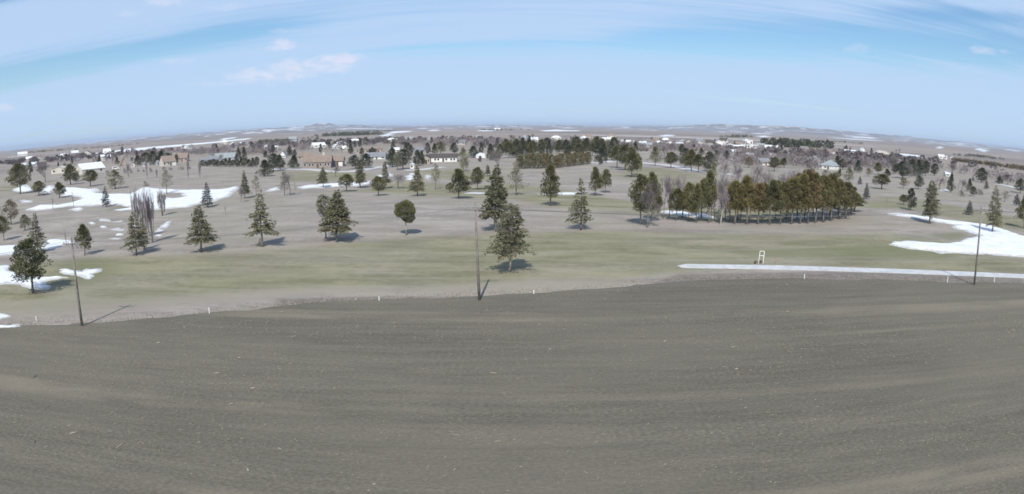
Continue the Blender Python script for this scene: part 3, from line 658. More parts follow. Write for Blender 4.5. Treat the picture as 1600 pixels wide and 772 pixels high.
def make_bare(seed, h=8.0, w=6.0, kind='round', trunk_frac=0.26, twigs=1.0, mat='twig', bark='bark', lean=0.0, kids=(4, 4, 4, 4, 5)):
    """leafless tree: branching tubes down to fine twigs"""
    rng = np.random.default_rng(seed); tr = MB(); segs = []
    def grow(p, d, ln, r, lev):
        q = p + d*ln; segs.append((p, q, r, r*.66, lev))
        if lev >= 5 or r < .004: return
        k = kids[min(lev, 4)]
        for i in range(k):
            if kind == 'column':
                nd = d + rng.normal(0, .13 if lev < 2 else .20, 3); nd[2] = abs(nd[2])+.5; f = rng.uniform(.62, .98)
            else:
                nd = d + rng.normal(0, .52, 3); nd[2] += .16; f = rng.uniform(.58, .88)
            nd /= np.linalg.norm(nd); s = rng.uniform(.55, 1.0) if i else 1.0
            grow(p + (q-p)*s, nd, ln*f, r*(.62 if i else .68)*rng.uniform(.8, 1), lev+1)
    d0 = np.array([lean, 0, 1.]); d0 /= np.linalg.norm(d0)
    if kind == 'column':
        for k in range(5):
            dd = np.array([rng.normal(0, .05), rng.normal(0, .05), 1.]); grow(np.array([rng.normal(0, .22), rng.normal(0, .22), -.2]), dd/np.linalg.norm(dd), h*.25, .010*h, 0)
    else: grow(np.array([0, 0, -.2]), d0, h*trunk_frac, .021*h, 0)
    top = max(s[1][2] for s in segs); wid = 2*np.percentile([math.hypot(s[1][0], s[1][1]) for s in segs], 97)
    sc = np.array([w/wid, w/wid, h/top])
    A = np.array([s[0] for s in segs])*sc; B = np.array([s[1] for s in segs])*sc; ra = np.array([s[2] for s in segs]); rb = np.array([s[3] for s in segs]); lev = np.array([s[4] for s in segs])
    def tubes(sel, n_, rmin):
        a, b = A[sel], B[sel]; d = unit(b-a); u = unit(np.cross(d, np.array([.3, .8, .52]))); v = np.cross(d, u); rings = []
        for k in range(n_):
            an = 2*math.pi*k/n_; o = u*math.cos(an)+v*math.sin(an)
            rings.append((a+o*np.maximum(ra[sel], rmin)[:, None], b+o*np.maximum(rb[sel], rmin)[:, None]))
        Vv = np.concatenate([np.stack([r_[0] for r_ in rings], 1), np.stack([r_[1] for r_ in rings], 1)], 1); N = len(a); base = np.arange(N)*2*n_
        Qv = np.concatenate([np.stack([base+k, base+(k+1) % n_, base+n_+(k+1) % n_, base+n_+k], 1) for k in range(n_)])
        return Vv.reshape(-1, 3), Qv
    V1, Q1 = tubes(lev <= 1, 6, .03); V2, Q2 = tubes(lev >= 2, 3, .0125)
    t = mesh_np('trunk', V1, Q1, M[bark], True); c = mesh_np('crown', V2, Q2, M[mat])
    return t, c, h, w

def make_poplar(seed, h=12.0, w=2.2):
    """leafless columnar poplar: many upright stems that hug the trunk, feathered with twigs"""
    rng = np.random.default_rng(seed); tr = MB(); cr = MB()
    tr.tube([(0, 0, -.3), (.03, 0, h*.3), (0, .03, h*.7), (.02, 0, h)], [.17, .13, .07, .015], 7)
    for i in range(34):
        z0 = h*rng.uniform(.03, .5); a = rng.uniform(0, 6.28); r = w/2*rng.uniform(.25, 1.0); zt = h*rng.uniform(.55, .97)-.15*h*(r/w)
        zt = max(zt, z0+.2*h); cx, cy = math.cos(a), math.sin(a)
        pts = [(0, 0, z0), (cx*r*.55, cy*r*.55, z0+.05*h), (cx*r*.9, cy*r*.9, z0+.35*(zt-z0)), (cx*r, cy*r, z0+.7*(zt-z0)), (cx*r*.85, cy*r*.85, zt)]
        cr.tube(pts, [.05, .045, .035, .022, .008], 4, False)
        for k in range(30):
            t = rng.uniform(.1, 1); q = Vector(pts[2])*(1-t)+Vector(pts[4])*t; d = Vector((rng.normal(0, .22), rng.normal(0, .22), 1)).normalized()*rng.uniform(.4, 1.1)
            cr.tube([q, q+d], [.016, .008], 3, False)
    return tr.mesh('trunk', M['palebark'], True), cr.mesh('crown', M['twig']), h, w
K = {}
K['spruce'] = [make_conifer(s, 9, 5, b_, 1.15, .14, p_, 27, 'spruce', ln_, .25) for s, b_, p_, ln_ in ((1, .23, .80, .0), (2, .20, .95, .01), (3, .25, .70, -.012), (7, .22, .62, .02))]
K['ragged_spruce'] = [make_conifer(42, 9, 5.2, .20, 1.25, .16, .78, 19, 'spruce', -.02, .55), make_conifer(43, 9, 5.0, .24, 1.2, .08, 1.1, 21, 'spruce', .03, .45)]
K['thin_spruce'] = [make_conifer(s, 9, 4.2, .16, .95, .10, 1.0, 24, 'spruce', 0, .55) for s in (4, 5)]
K['near_spruce'] = [make_conifer(6, 9, 5.8, .28, 1.35, .05, .62, 29, 'olive_spruce', .055, .45, 'palebark')]
K['tier_spruce'] = [make_conifer(8, 9, 5.6, .25, 1.5, .18, .92, 30, 'spruce', .035, .12, 'palebark')]
K['blue_spruce'] = [make_conifer(s, 9, 4.6, .12, 1.1, .10, .85, 25, 'blue', 0, .3) for s in (9, 10)]
K['pine'] = [make_pine(s, 8, 5.5, b_, 'pine', sh, 84, 60, .75, ln_, .15) for s, b_, sh, ln_ in ((11, .30, 'oval', 0), (12, .26, 'cone', .02), (13, .34, 'oval', -.02))]
K['dark_pine'] = [make_pine(s, 8, 5.5, b_, 'dark', sh, 82, 56, .75, 0, .15) for s, b_, sh in ((14, .12, 'oval'), (15, .10, 'cone'), (16, .20, 'oval'))]
K['green_pine'] = [make_pine(s, 8, 5.5, b_, 'olive', sh, 60, 44, .75, 0) for s, b_, sh in ((17, .16, 'oval'), (18, .2, 'cone'))]
K['cedar'] = [make_pine(s, 8, 5.0, b_, mt, sh, 88, 60, .8, ln_, .15) for s, b_, sh, ln_, mt in ((19, .34, 'oval', .02, 'cedar'), (20, .30, 'cone', -.02, 'cedar'), (21, .36, 'oval', .03, 'brown'), (25, .34, 'cone', -.03, 'pine'), (28, .31, 'oval', .04, 'cedar'))]
K['hedge_cedar'] = [make_pine(s, 6, 5.0, .10, mt, sh, 70, 46, .85, 0) for s, sh, mt in ((61, 'oval', 'cedar'), (62, 'round', 'cedar'), (63, 'oval', 'brown'))]
K['cone_cedar'] = [make_pine(22, 8, 4.6, .22, 'cedar', 'cone', 95, 56, .8, 0, .15)]
K['high_pine'] = [make_pine(64, 8, 3.4, .52, 'pine', 'round', 60, 60, .8, 0, .2)]
K['brown_pine'] = [make_pine(23, 8, 5.5, .26, 'brown', 'oval', 60, 40, .75, 0)]
K['sparse_pine'] = [make_pine(24, 8, 5.2, .30, 'pine', 'oval', 40, 26, .75, 0), make_pine(26, 8, 5.2, .24, 'spruce', 'cone', 42, 28, .75, .02)]
K['bare'] = [make_bare(s, 8, 6, 'round') for s in (31, 32, 33)]
K['dark_bare'] = [make_bare(s, 8, 6, 'round', mat='twigdark') for s in (34, 35)]
K['column'] = [make_poplar(s) for s in (36, 37)]
K['sapling'] = [make_bare(38, 4, 1.9, 'round', .34, kids=(3, 3, 2, 2, 2))]
K['birch'] = [make_bare(39, 9, 5, 'round', .45, bark='palebark', lean=.25)]
K['shrub'] = [make_pine(40, 2, 2.4, .0, 'dark', 'round', 26, 40, .8, 0, .2)]
def make_ball(seed):
    """clipped round-headed tree: dense ball, lopsided with a lower lobe"""
    rng = np.random.default_rng(seed); mb = MB()
    mb.tube([(0, 0, -.2), (.03, 0, 1.2), (-.02, 0, 2.6), (.1, 0, 4.0)], [.16, .12, .10, .06], 8)
    for a in np.linspace(0, 6, 7): limbs(mb, rng, (0, 0, 2.5), (1.1*math.cos(a), 1.1*math.sin(a), 3.6+.3*math.sin(3*a)), .05, .02, 4)
    N = 15000; d = unit(rng.normal(size=(N, 3)))
    lob = 1 + .09*np.sin(d[:, 0]*5+1)*np.sin(d[:, 1]*4) + .08*np.sin(d[:, 2]*7+d[:, 0]*3) + .05*rng.normal(size=N)
    r = rng.uniform(.45, 1, N)**.35*lob
    P = d*r[:, None]*np.array([1.75, 1.75, 1.38]) + np.array([-.1, 0, 4.2]); lo_ = rng.uniform(size=N) < .28
    P[lo_] = (d*r[:, None])[lo_]*np.array([1.05, 1.05, .85]) + np.array([.5, .1, 3.0])
    V, Q = tufts(rng, P, d+.4*rng.normal(size=(N, 3)), rng.uniform(.13, .24, N), rng.uniform(.08, .14, N), 1)
    return mb.mesh('trunk', M['palebark'], True), crown_mesh('crown', V, Q, np.clip(rng.normal(.5, .2, N), 0, 1), M['pine']), 5.6, 3.5
K['ball'] = [make_ball(41)]
NAMES = {'spruce': 'spruce_tree', 'thin_spruce': 'spruce_tree', 'ragged_spruce': 'spruce_tree', 'near_spruce': 'spruce_tree', 'tier_spruce': 'spruce_tree', 'blue_spruce': 'blue_spruce', 'pine': 'pine_tree', 'dark_pine': 'dark_pine_tree', 'green_pine': 'green_pine_tree',
         'cedar': 'cedar_tree', 'cone_cedar': 'cedar_tree', 'hedge_cedar': 'cedar_tree', 'brown_pine': 'brown_pine_tree', 'high_pine': 'pine_tree', 'sparse_pine': 'sparse_pine_tree', 'bare': 'bare_tree', 'dark_bare': 'bare_tree', 'column': 'poplar_tree', 'sapling': 'sapling', 'birch': 'birch_tree', 'shrub': 'shrub', 'ball': 'clipped_tree'}
count = {}
def put_tree(kind, x, y, hm, wm, label, group=None, rz=None, sink=0.0):
    k = count[kind] = count.get(kind, -1)+1
    t, c, h0, w0 = K[kind][k % len(K[kind])]
    e = bpy.data.objects.new(NAMES[kind], None); COL.objects.link(e); e.empty_display_size = .5
    e.location = (x, y, float(hgt(x, y))-sink); e.scale = (wm/w0, wm/w0, hm/h0); e.rotation_euler = (0, 0, random.uniform(0, 6.28) if rz is None else rz)
    obj('trunk', t, e); obj('crown', c, e)
    tag(e, label, 'sapling' if kind == 'sapling' else 'shrub' if kind == 'shrub' else 'tree', group)
    return e
def tree(kind, px, py, ptop, wpx, label, group=None, rz=None):
    x, y = ground(px, py); D = math.hypot(x, y); z0 = float(hgt(x, y))
    _, el_ = azel(px, ptop); hm = max(1.0, CH + D*math.tan(el_) - z0)
    return put_tree(kind, x, y, hm, wpx/F*math.hypot(D, CH)*1.13, label, group, rz)

# ---- the trees on the course one can tell apart
for a in (
    ('tall', 'pine', 32, 303, 255, 34, 'tall pine with long bare stem beside a square snow patch'),
    ('', 'dark_bare', 71, 285, 251, 27, 'bare round-headed tree with purplish crown before the white sheds'),
    ('', 'pine', 110.5, 288.5, 257, 27, 'wide dark pine in front of the white barn'),
    ('', 'dark_pine', 119, 284, 270, 13, 'low dark pine tucked beside the wide pine by the barn'),
    ('', 'pine', 142, 291, 266, 25, 'broad dark pine with drooping skirt near the barn end'),
    ('', 'green_pine', 180, 295, 266, 25, 'round olive tree on a short trunk above the snow sheet'),
    ('', 'pine', 61.5, 305.5, 283, 21, 'rounded pine between two small snow patches'),
    ('', 'shrub', 70, 305, 299, 12, 'dark low bush against the snow beside a rounded pine'),
    ('', 'pine', 93, 309.5, 285, 22, 'pine with a dark melted ring on the snow edge'),
    ('', 'blue_spruce', 166, 323, 291, 17, 'slim bluish spruce standing on the snow sheet'),
    ('', 'sparse_pine', 261, 303, 267, 21, 'grey-green sparse pine rising from the snow above poplars'),
    ('', 'shrub', 227, 291, 283.5, 9, 'dark shrub at the upper edge of the snow sheet'),
    ('', 'blue_spruce', 324.6, 324, 284, 22, 'bluish spruce against the snow, behind a larger spruce'),
    ('', 'column', 217, 373, 285, 15, 'tall bare poplar clump behind the spruce, densest of three'),
    ('', 'column', 230, 381, 286, 15, 'bare poplar stems between two dark spruces'),
    ('', 'column', 238.5, 379, 290, 14, 'pale-stemmed bare poplar with tiny snow scrap at its foot'),
    ('', 'column', 254, 337, 292, 15, 'lone bare poplar on the lower edge of the snow sheet'),
    ('', 'ragged_spruce', 214, 399, 331, 44, 'dark spruce standing in front of the bare poplars'),
    ('', 'thin_spruce', 225.5, 390, 340, 22, 'smaller spruce half hidden behind the dark spruce by poplars'),
    ('', 'spruce', 315, 394, 319, 52, 'full conical spruce right of the bare poplars'),
    ('', 'brown_pine', 18, 351, 312, 27, 'reddish brown pine beside the long snow bank'),
    ('', 'pine', 6, 376, 337, 23, 'dark pine with a bare stem at the snow bank'),
    ('', 'green_pine', 39.5, 360, 335, 22, 'small yellowish green pine under the reddish brown pine'),
    ('', 'thin_spruce', 59.5, 395, 331, 34, 'tall open spruce behind the big dark pine'),
    ('', 'pine', 53, 458, 374, 62, 'big dark pine with snow around its foot'),
    ('', 'pine', 133, 399, 351, 29, 'single round-topped pine just right of a power pole'),
    ('', 'ragged_spruce', 410, 385.5, 297, 54, 'tall spruce with ragged tiers and dead sticks at its base'),
    ('', 'tier_spruce', 526, 376, 297, 66, 'wide spruce with spreading skirt and a second dome on top'),
    ('', 'ball', 634.5, 367.5, 314.5, 27.5, 'clipped ball-headed tree on a slim pale trunk'),
    ('', 'tier_spruce', 773, 361, 258, 60, 'very tall double-tiered spruce with broad lower skirt'),
    ('', 'near_spruce', 796, 425.5, 318.5, 66, 'airy spruce with leaning pale trunk near the middle pole'),
    ('', 'sparse_pine', 806, 305, 262, 34, 'pine showing behind the double-tiered spruce'),
    ('', 'spruce', 382.6, 310, 266, 19, 'upright green spruce at the end of the snow sheet'),
    ('', 'sparse_pine', 400.5, 306, 275, 14, 'thin greyish pine beside the upright spruce'),
    ('', 'bare', 377, 316, 290, 12, 'low bare tree below the upright spruce'),
    ('', 'sparse_pine', 445, 305.5, 268, 18, 'left tree of the twin grey-green pair on the rough'),
    ('', 'bare', 453.5, 305.5, 264, 26, 'bare multi-stemmed partner of the twin pair on the rough'),
    ('', 'dark_pine', 414, 275.5, 250, 25, 'bushy dark pine reaching the ground left of the lawn'),
    ('', 'dark_pine', 427.5, 267.5, 240, 22, 'dark broad pine beside the bushy ground-hugging pine'),
    ('', 'dark_pine', 438, 265, 241.5, 16, 'dark pine in the middle of three by the lawn'),
    ('', 'dark_pine', 460, 263.5, 242.5, 19, 'dark pine nearest the tan-roofed brick house'),
    ('', 'spruce', 505, 293, 261, 18, 'compact spruce standing on the narrow snow strip'),
    ('', 'pine', 542, 299.5, 272, 24, 'round pine with forked trunk below the snow strip'),
    ('', 'spruce', 563, 293.5, 253, 22, 'tall grey-green spruce at the end of the snow strip'),
    ('', 'pine', 591, 306, 276, 24, 'low spreading pine on a pale thick trunk'),
    ('', 'spruce', 602, 294.5, 252, 19, 'tall spruce behind the low spreading pine'),
    ('', 'dark_pine', 555, 264, 242, 20, 'dark pine at the garage end of the brick house'),
    ('', 'dark_pine', 571, 263, 240, 24, 'broader dark pine right of the garage'),
    ('', 'bare', 524, 276, 257, 18, 'small bare tree on the lawn before the garage'),
    ('', 'bare', 622, 294.5, 270, 28, 'bare bluish-grey tree in front of the snow by the hut'),
    ('', 'spruce', 652.5, 306.5, 258, 29, 'neat pointed spruce on the fairway right of the hut'),
    ('', 'sparse_pine', 681, 296, 257, 18, 'slim sparse pine between the pointed spruce and round pines'),
    ('', 'pine', 717, 310.5, 265, 36, 'broad bushy pine with a dark oval shadow'),
    ('', 'pine', 703, 301, 286, 13, 'small pine peeking out behind the broad bushy pine'),
    ('', 'pine', 746.4, 296.5, 262, 22, 'round-headed pine on a straight stem right of the bushy pine'),
    ('', 'spruce', 762, 275.5, 257, 10, 'small spruce behind the round-headed pine'),
    ('', 'green_pine', 724, 268, 231, 15, 'yellow-green upright tree beside the low house'),
    ('', 'dark_bare', 730, 263, 249, 14, 'dusky bare shrub tree by the yellow-green upright tree'),
    ('', 'dark_bare', 779, 266, 235, 19, 'brownish half-bare tree left of the cedar hedge'),
    ('', 'dark_pine', 613, 261, 231, 22, 'left dark pine of the tall clump beside the hut'),
    ('', 'dark_pine', 630, 264, 233, 26, 'widest dark pine of the tall clump beside the hut'),
    ('', 'sparse_pine', 621, 266, 241, 20, 'paler green pine in front of the tall dark clump'),
    ('', 'dark_pine', 652, 260, 234, 14, 'narrow dark pine right behind the white hut'),
    ('', 'dark_pine', 659, 257, 236, 13, 'dark pine at the end of the low white house'),
    ('', 'cone_cedar', 860, 321.5, 258, 35, 'dense cone-shaped cedar on a short dark stem'),
    ('', 'thin_spruce', 907.6, 359, 279, 44, 'spruce with narrow spire top and wide lower boughs'),
    ('', 'pine', 930, 306, 262, 24, 'taller pine of the pair behind the spire-topped spruce'),
    ('', 'pine', 946, 301.5, 265, 19, 'shorter pine of the pair behind the spire-topped spruce'),
    ('', 'dark_bare', 1012, 356, 281, 40, 'large grey bare tree at the head of the windbreak'),
    ('', 'pine', 1000, 351, 274, 38, 'dark pine entangled with the large grey bare tree'),
    ('', 'pine', 1018, 346, 271, 32, 'second pine behind the large grey bare tree'),
    ('', 'bare', 1037, 343, 264, 27, 'slender grey bare tree between the big bare tree and windbreak'),
    ('', 'bare', 1063, 330, 262, 30, 'hazy bare tree behind the first windbreak trunks'),
    ('', 'pine', 964, 262.5, 228, 25, 'left pine of the tall green row on the knoll'),
    ('', 'pine', 977, 266, 226, 26, 'second pine of the tall green row on the knoll'),
    ('', 'pine', 987, 277, 231, 27, 'front pine of the tall green row on the knoll'),
    ('', 'pine', 995, 274, 240, 15, 'slim pine at the outer end of the knoll row'),
    ('', 'green_pine', 1023.7, 259, 229, 18, 'single pointed green pine beside the far path'),
    ('', 'pine', 1048.6, 262, 238, 21, 'first pine of the green clump behind the far path'),
    ('', 'dark_pine', 1070, 262.5, 231, 23, 'tallest pine of the green clump behind the far path'),
    ('', 'pine', 1080, 267, 234, 25, 'middle pine of the green clump behind the far path'),
    ('', 'pine', 1091, 269, 241, 22, 'front pine of the green clump behind the far path'),
    ('', 'dark_pine', 1109, 268, 237, 24, 'end pine of the green clump behind the far path'),
    ('', 'sparse_pine', 1111, 340, 255, 20, 'tall thin pine with pale stem rising above the windbreak'),
    ('', 'dark_pine', 1340, 269.5, 250, 13, 'dark spruce-like pine past the end of the windbreak'),
    ('', 'brown_pine', 1357, 275.5, 263, 11, 'small brownish bush tree beyond the windbreak'),
    ('', 'pine', 1372, 273, 254, 13, 'upright pine behind the umbrella-shaped pine'),
    ('', 'pine', 1385.5, 278, 264, 12, 'smaller pine just right of the upright pine'),
    ('', 'pine', 1377.7, 295.5, 272, 27, 'umbrella-shaped pine on the open rough'),
    ('', 'blue_spruce', 1343.5, 288.5, 275, 9, 'tiny pointed bluish spruce beyond the windbreak'),
    ('', 'blue_spruce', 1353.5, 311, 285, 14, 'small grey spruce touching the end of the windbreak'),
    ('', 'sparse_pine', 1289, 281, 265, 17, 'sparse pine between the windbreak tops and grey-roofed house'),
    ('', 'green_pine', 1326, 285, 263, 15, 'yellowish slim pine at the far end of the windbreak'),
    ('', 'dark_pine', 1410, 279, 252, 21, 'left tree of the dark green pine row by the plain'),
    ('', 'dark_pine', 1424, 276, 248, 19, 'second tree of the dark green pine row by the plain'),
    ('', 'dark_pine', 1435, 275, 250, 17, 'third tree of the dark green pine row by the plain'),
    ('', 'dark_pine', 1446, 275, 251, 16, 'last tree of the dark green pine row by the plain'),
    ('', 'dark_pine', 1460, 274, 255, 14, 'detached dark pine after the dark green row'),
    ('', 'dark_bare', 1487, 276, 253, 20, 'dark twiggy tree above the small white shed'),
    ('', 'dark_pine', 1485.5, 300.5, 271, 13, 'narrow dark pine with a thick stem below the white shed'),
    ('', 'bare', 1468, 296, 275, 22, 'pale willow-like bare clump left of the narrow dark pine'),
    ('', 'bare', 1502, 303, 277, 18, 'pale grey bare tree right of the narrow dark pine'),
    ('', 'shrub', 1501.5, 306.5, 298, 10, 'dark bush at the foot of the pale grey bare tree'),
    ('', 'brown_pine', 1411.6, 294, 278, 15, 'dull brownish pine in front of the dark green row'),
    ('', 'dark_pine', 1434.7, 295.5, 274, 15, 'dark cone tree in front of the dark green row'),
    ('', 'pine', 1411, 320, 304, 13, 'low leaning bush pine beside a dark round tree'),
    ('', 'dark_pine', 1422.7, 328.5, 294, 18, 'dark round tree on a short stem above the snow fork'),
    ('', 'spruce', 1452.5, 349, 281, 32, 'tall airy spruce standing on the upper fork of the drift'),
    ('', 'dark_pine', 1514.6, 299, 279, 11, 'narrow dark pine beside low bushes on the rough'),
    ('', 'dark_pine', 1520, 306.5, 291, 12, 'squat dark pine below the narrow one'),
    ('', 'shrub', 1530, 304.5, 296, 11, 'spreading shrub beside the squat dark pine'),
    ('', 'dark_pine', 1533.4, 285, 262, 20, 'big round dark tree alone against the far plain'),
    ('', 'blue_spruce', 1541, 295.5, 280, 10, 'small dark spruce right of the big round tree'),
    ('', 'dark_bare', 1574, 289, 267, 22, 'dark wind-swept bare tree against the far plain'),
    ('', 'dark_pine', 1561, 287, 276, 13, 'low dark pine at the foot of the wind-swept tree'),
    ('', 'dark_pine', 1594, 302, 279, 17, 'dark reddish pine beside the pale far path'),
    ('', 'ragged_spruce', 1550, 364.5, 289, 34, 'tall spruce standing in the big drift behind the pole'),
    ('', 'sparse_pine', 1570, 316, 298, 15, 'thin greyish pine behind the spruce in the drift'),
    ('', 'blue_spruce', 1588, 321, 302, 15, 'bluish spruce next to a small snow scrap'),
    ('', 'pine', 1599, 357, 304, 26, 'pine with low boughs right of the spruce in the drift'),
    ('', 'blue_spruce', 1514, 335.5, 313, 18, 'bushy grey-blue spruce just left of the pole by the drift'),
    ('', 'sapling', 115, 322.5, 299, 9, 'bare sapling in the snow beside the slim bluish spruce'),
    ('', 'sapling', 83, 327.5, 304, 8, 'bare sapling at the snow edge below the melted ring'),
    ('', 'sapling', 104, 384, 357, 10, 'bare sapling in the long snow bank beside the pole'),
    ('', 'sapling', 353, 336, 320, 7, 'bare sapling on the rough right of the bluish spruce'),
    ('', 'sapling', 1386, 319, 306, 5, 'thin bare sapling on the rough beyond the windbreak'),
    ('', 'column', 230, 277.5, 240, 4.5, 'thin bare poplar before the white-fronted cabin'),
    ('', 'column', 245, 277.5, 262, 3.5, 'shortest of the thin bare hillside poplars'),
    ('', 'column', 294.5, 279.5, 242, 4.5, 'tall thin bare poplar standing below the tan house'),
    ('', 'column', 312.5, 279, 246, 4.5, 'thin bare poplar at the end of the dark hedge'),
    ('', 'column', 201, 277, 252, 5, 'thin bare poplar below the gabled brown house')):
    tree(a[1], a[2], a[3], a[4], a[5], a[6], 'trees on the golf course', 0.0 if a[1] in ('ball', 'near_spruce', 'tier_spruce') else None)
# second dome of the wide spruce is a smaller tree grown into it
tree('high_pine', 509, 372, 306, 22, 'small rounded pine grown into the wide spruce with a skirt', 'trees on the golf course')
# small round shrubs on the bare hillside
for px, py, tp, w_ in ((168, 272, 266.5, 5), (195, 271, 263.5, 6.5), (215.5, 268.5, 264, 4.5), (224, 269, 265, 4.5), (235, 269, 262.5, 6), (256, 266.5, 260.5, 6), (266, 266, 262, 6.5), (284, 265, 260.5, 8.5), (297, 264, 260.5, 5.5), (204, 271, 264, 6)):
    tree('shrub', px, py, tp, w_, 'small dark clipped shrub on the bare hillside below the houses', 'hillside shrubs')
# curved windbreak: front row then back row
front = [(1057, 345, 298), (1075.6, 346, 291), (1087.7, 348, 290), (1107.6, 348.5, 272), (1147.5, 350, 288), (1166, 350.5, 277), (1185, 350.5, 284), (1202.5, 351, 280), (1219, 350.5, 283), (1237, 350.5, 281), (1251, 350, 272), (1262, 349.5, 270), (1274, 348.5, 276), (1286, 347.5, 281), (1298, 345.5, 274), (1311, 342.5, 279), (1322, 340, 283), (1330, 336, 290), (1335, 331, 298)]
rg = random.Random(4)
for px, py, tp in front:
    tp += rg.uniform(-6, 5)
    tree('cedar' if px > 1120 else 'pine', px, py, tp, 37 if px > 1140 else 25, 'olive-brown cedar with bare stem in the front row of the windbreak' if px > 1120 else 'greener pine with bare stem at the thin end of the windbreak', 'front row of the curved windbreak')
for px, py, tp in [(1066, 340, 300), (1096, 341, 280), (1152, 343, 292), (1172, 342, 284), (1192, 342, 286), (1212, 342, 282), (1229, 342, 280), (1245, 341, 273), (1257, 341, 268), (1270, 340, 276), (1284, 339, 274), (1297, 337, 278), (1309, 334, 282), (1319, 330, 286)]:
    tree('cedar', px, py, tp, 28, 'olive-brown cedar in the shaded rear row of the windbreak', 'rear row of the curved windbreak')
tree('birch', 1125.4, 351, 284, 34, 'pale-barked leaning bare birch in the windbreak', rz=0.3)
for px, py, tp, w_ in ((1140, 347, 282, 34), (1116, 345, 284, 26), (1128, 338, 274, 30), (1133, 342, 280, 26), (1157, 344, 286, 24), (1046, 340, 276, 24), (1135, 335, 276, 34), (1150, 322, 268, 30), (1176, 318, 266, 30), (1196, 314, 262, 32), (1222, 312, 264, 34), (1240, 308, 262, 30), (1180, 300, 252, 26), (1152, 296, 250, 26), (1130, 290, 248, 22), (1260, 300, 258, 26)):
    tree('dark_bare' if py > 330 else 'bare', px, py, tp, w_, 'dusky bare tree mixed into the windbreak' if py > 330 else 'mauve-grey bare tree behind the windbreak', 'bare trees at the windbreak')
# clipped cedar rows in the centre
for i in range(9):
    t = i/8; tree('hedge_cedar', 812+58*t, 263.5-1.0*t+.4*math.sin(i*2), 243-4*math.sin(math.pi*t)+.9*math.sin(i*3.1), 15, 'rusty olive cedar in the longer of two low hedge rows', 'longer low cedar hedge row')
for i in range(7):
    t = i/6; tree('hedge_cedar', 876+43*t, 261.3-5.0*t, 240-3*t+.8*math.sin(i*2.3), 14.5, 'olive cedar in the shorter of two low hedge rows', 'shorter low cedar hedge row')
# pines at the town edge
for kind, px, py, tp, w_ in (('dark_pine', 806, 246, 217, 17), ('dark_pine', 817, 245, 215, 18), ('dark_pine', 855, 238, 215, 15), ('dark_pine', 885, 241, 218, 17), ('pine', 900, 241, 214, 20), ('pine', 916, 243, 216, 22), ('dark_pine', 940, 254, 231, 22), ('dark_pine', 955, 250, 230, 16),
                             ('dark_pine', 668.6, 241, 223, 10), ('dark_pine', 679, 240.5, 224, 10), ('green_pine', 689, 241, 221, 17), ('dark_pine', 710, 241.5, 223, 13), ('dark_pine', 740, 246.5, 228, 17), ('dark_pine', 766, 250.5, 224.5, 17), ('dark_pine', 781, 247.5, 225, 15), ('pine', 795, 247, 222, 18), ('dark_pine', 750, 253, 243.5, 6.5),
                             ('dark_pine', 547.7, 240.5, 224, 9), ('dark_pine', 453, 242, 228, 8), ('dark_pine', 426.5, 240, 226, 7), ('dark_pine', 1096, 242, 231, 10), ('dark_pine', 1120, 245, 234, 8), ('dark_pine', 1135, 250, 235.5, 11), ('dark_pine', 1191, 252, 236, 11), ('dark_pine', 276, 257.5, 241, 8),
                             ('dark_pine', 1265, 262, 249, 12), ('dark_pine', 1308, 262.5, 243.5, 13), ('dark_pine', 1316, 265, 248.5, 15), ('dark_pine', 1326, 258, 249, 11), ('dark_pine', 1312, 276, 264, 8), ('dark_pine', 1399, 272, 256, 12), ('pine', 1210, 268, 246, 18), ('brown_pine', 1170, 262, 246, 18), ('pine', 1225, 262, 247, 16), ('dark_pine', 938, 257.5, 246, 8),
                             ('dark_pine', 215, 258, 243, 16), ('dark_pine', 228, 257, 238, 18), ('dark_pine', 240, 257, 235.5, 19), ('dark_pine', 252, 256, 236, 18), ('dark_pine', 262, 256, 239, 16), ('dark_pine', 155, 255, 246, 7), ('dark_pine', 183, 257, 245.5, 8), ('dark_pine', 585, 243, 232, 9), ('dark_pine', 642, 242, 226, 9), ('dark_pine', 373, 249, 231, 9), ('dark_pine', 396, 236, 229, 7)):
    where = 'among the tan hillside houses' if px < 300 else 'near the long brick house' if px < 600 else 'behind the low ranch house' if px < 800 else 'above the low cedar hedges' if px < 960 else 'beyond the far path' if px < 1250 else 'beside the grey-green roofed house'
    tree(kind, px, py, tp, w_, {'dark_pine': 'dark evergreen ', 'pine': 'mid green conifer ', 'green_pine': 'yellowish conifer ', 'brown_pine': 'brownish conifer '}[kind] + where, 'town-edge conifers')
rq = random.Random(21)
for k in range(30):
    px = rq.uniform(786, 962); py = rq.uniform(236, 246); tree(rq.choice(['dark_pine', 'pine', 'dark_pine', 'sparse_pine']), px, py, py-rq.uniform(17, 26), rq.uniform(11, 19), 'conifer in the dense belt behind the low cedar hedges', 'belt behind the cedar hedges')
for k in range(26):
    px = rq.choice([rq.uniform(400, 640), rq.uniform(1000, 1300)]); py = 196+39*((px-800)/800)**2+rq.uniform(26, 44); tree('dark_pine', px, py, py-rq.uniform(9, 15), rq.uniform(6, 10), 'small dark evergreen scattered between roofs of the town', 'evergreens between roofs')
# dark hedge below the grey roofs
for i in range(15):
    tree('dark_pine', 316+6.1*i, 259.5+.15*i, 250.5-.3*i+1.5*math.sin(i*1.7), 10, 'dark evergreen in the long hedge below the grey roofs', 'dark hedge row')

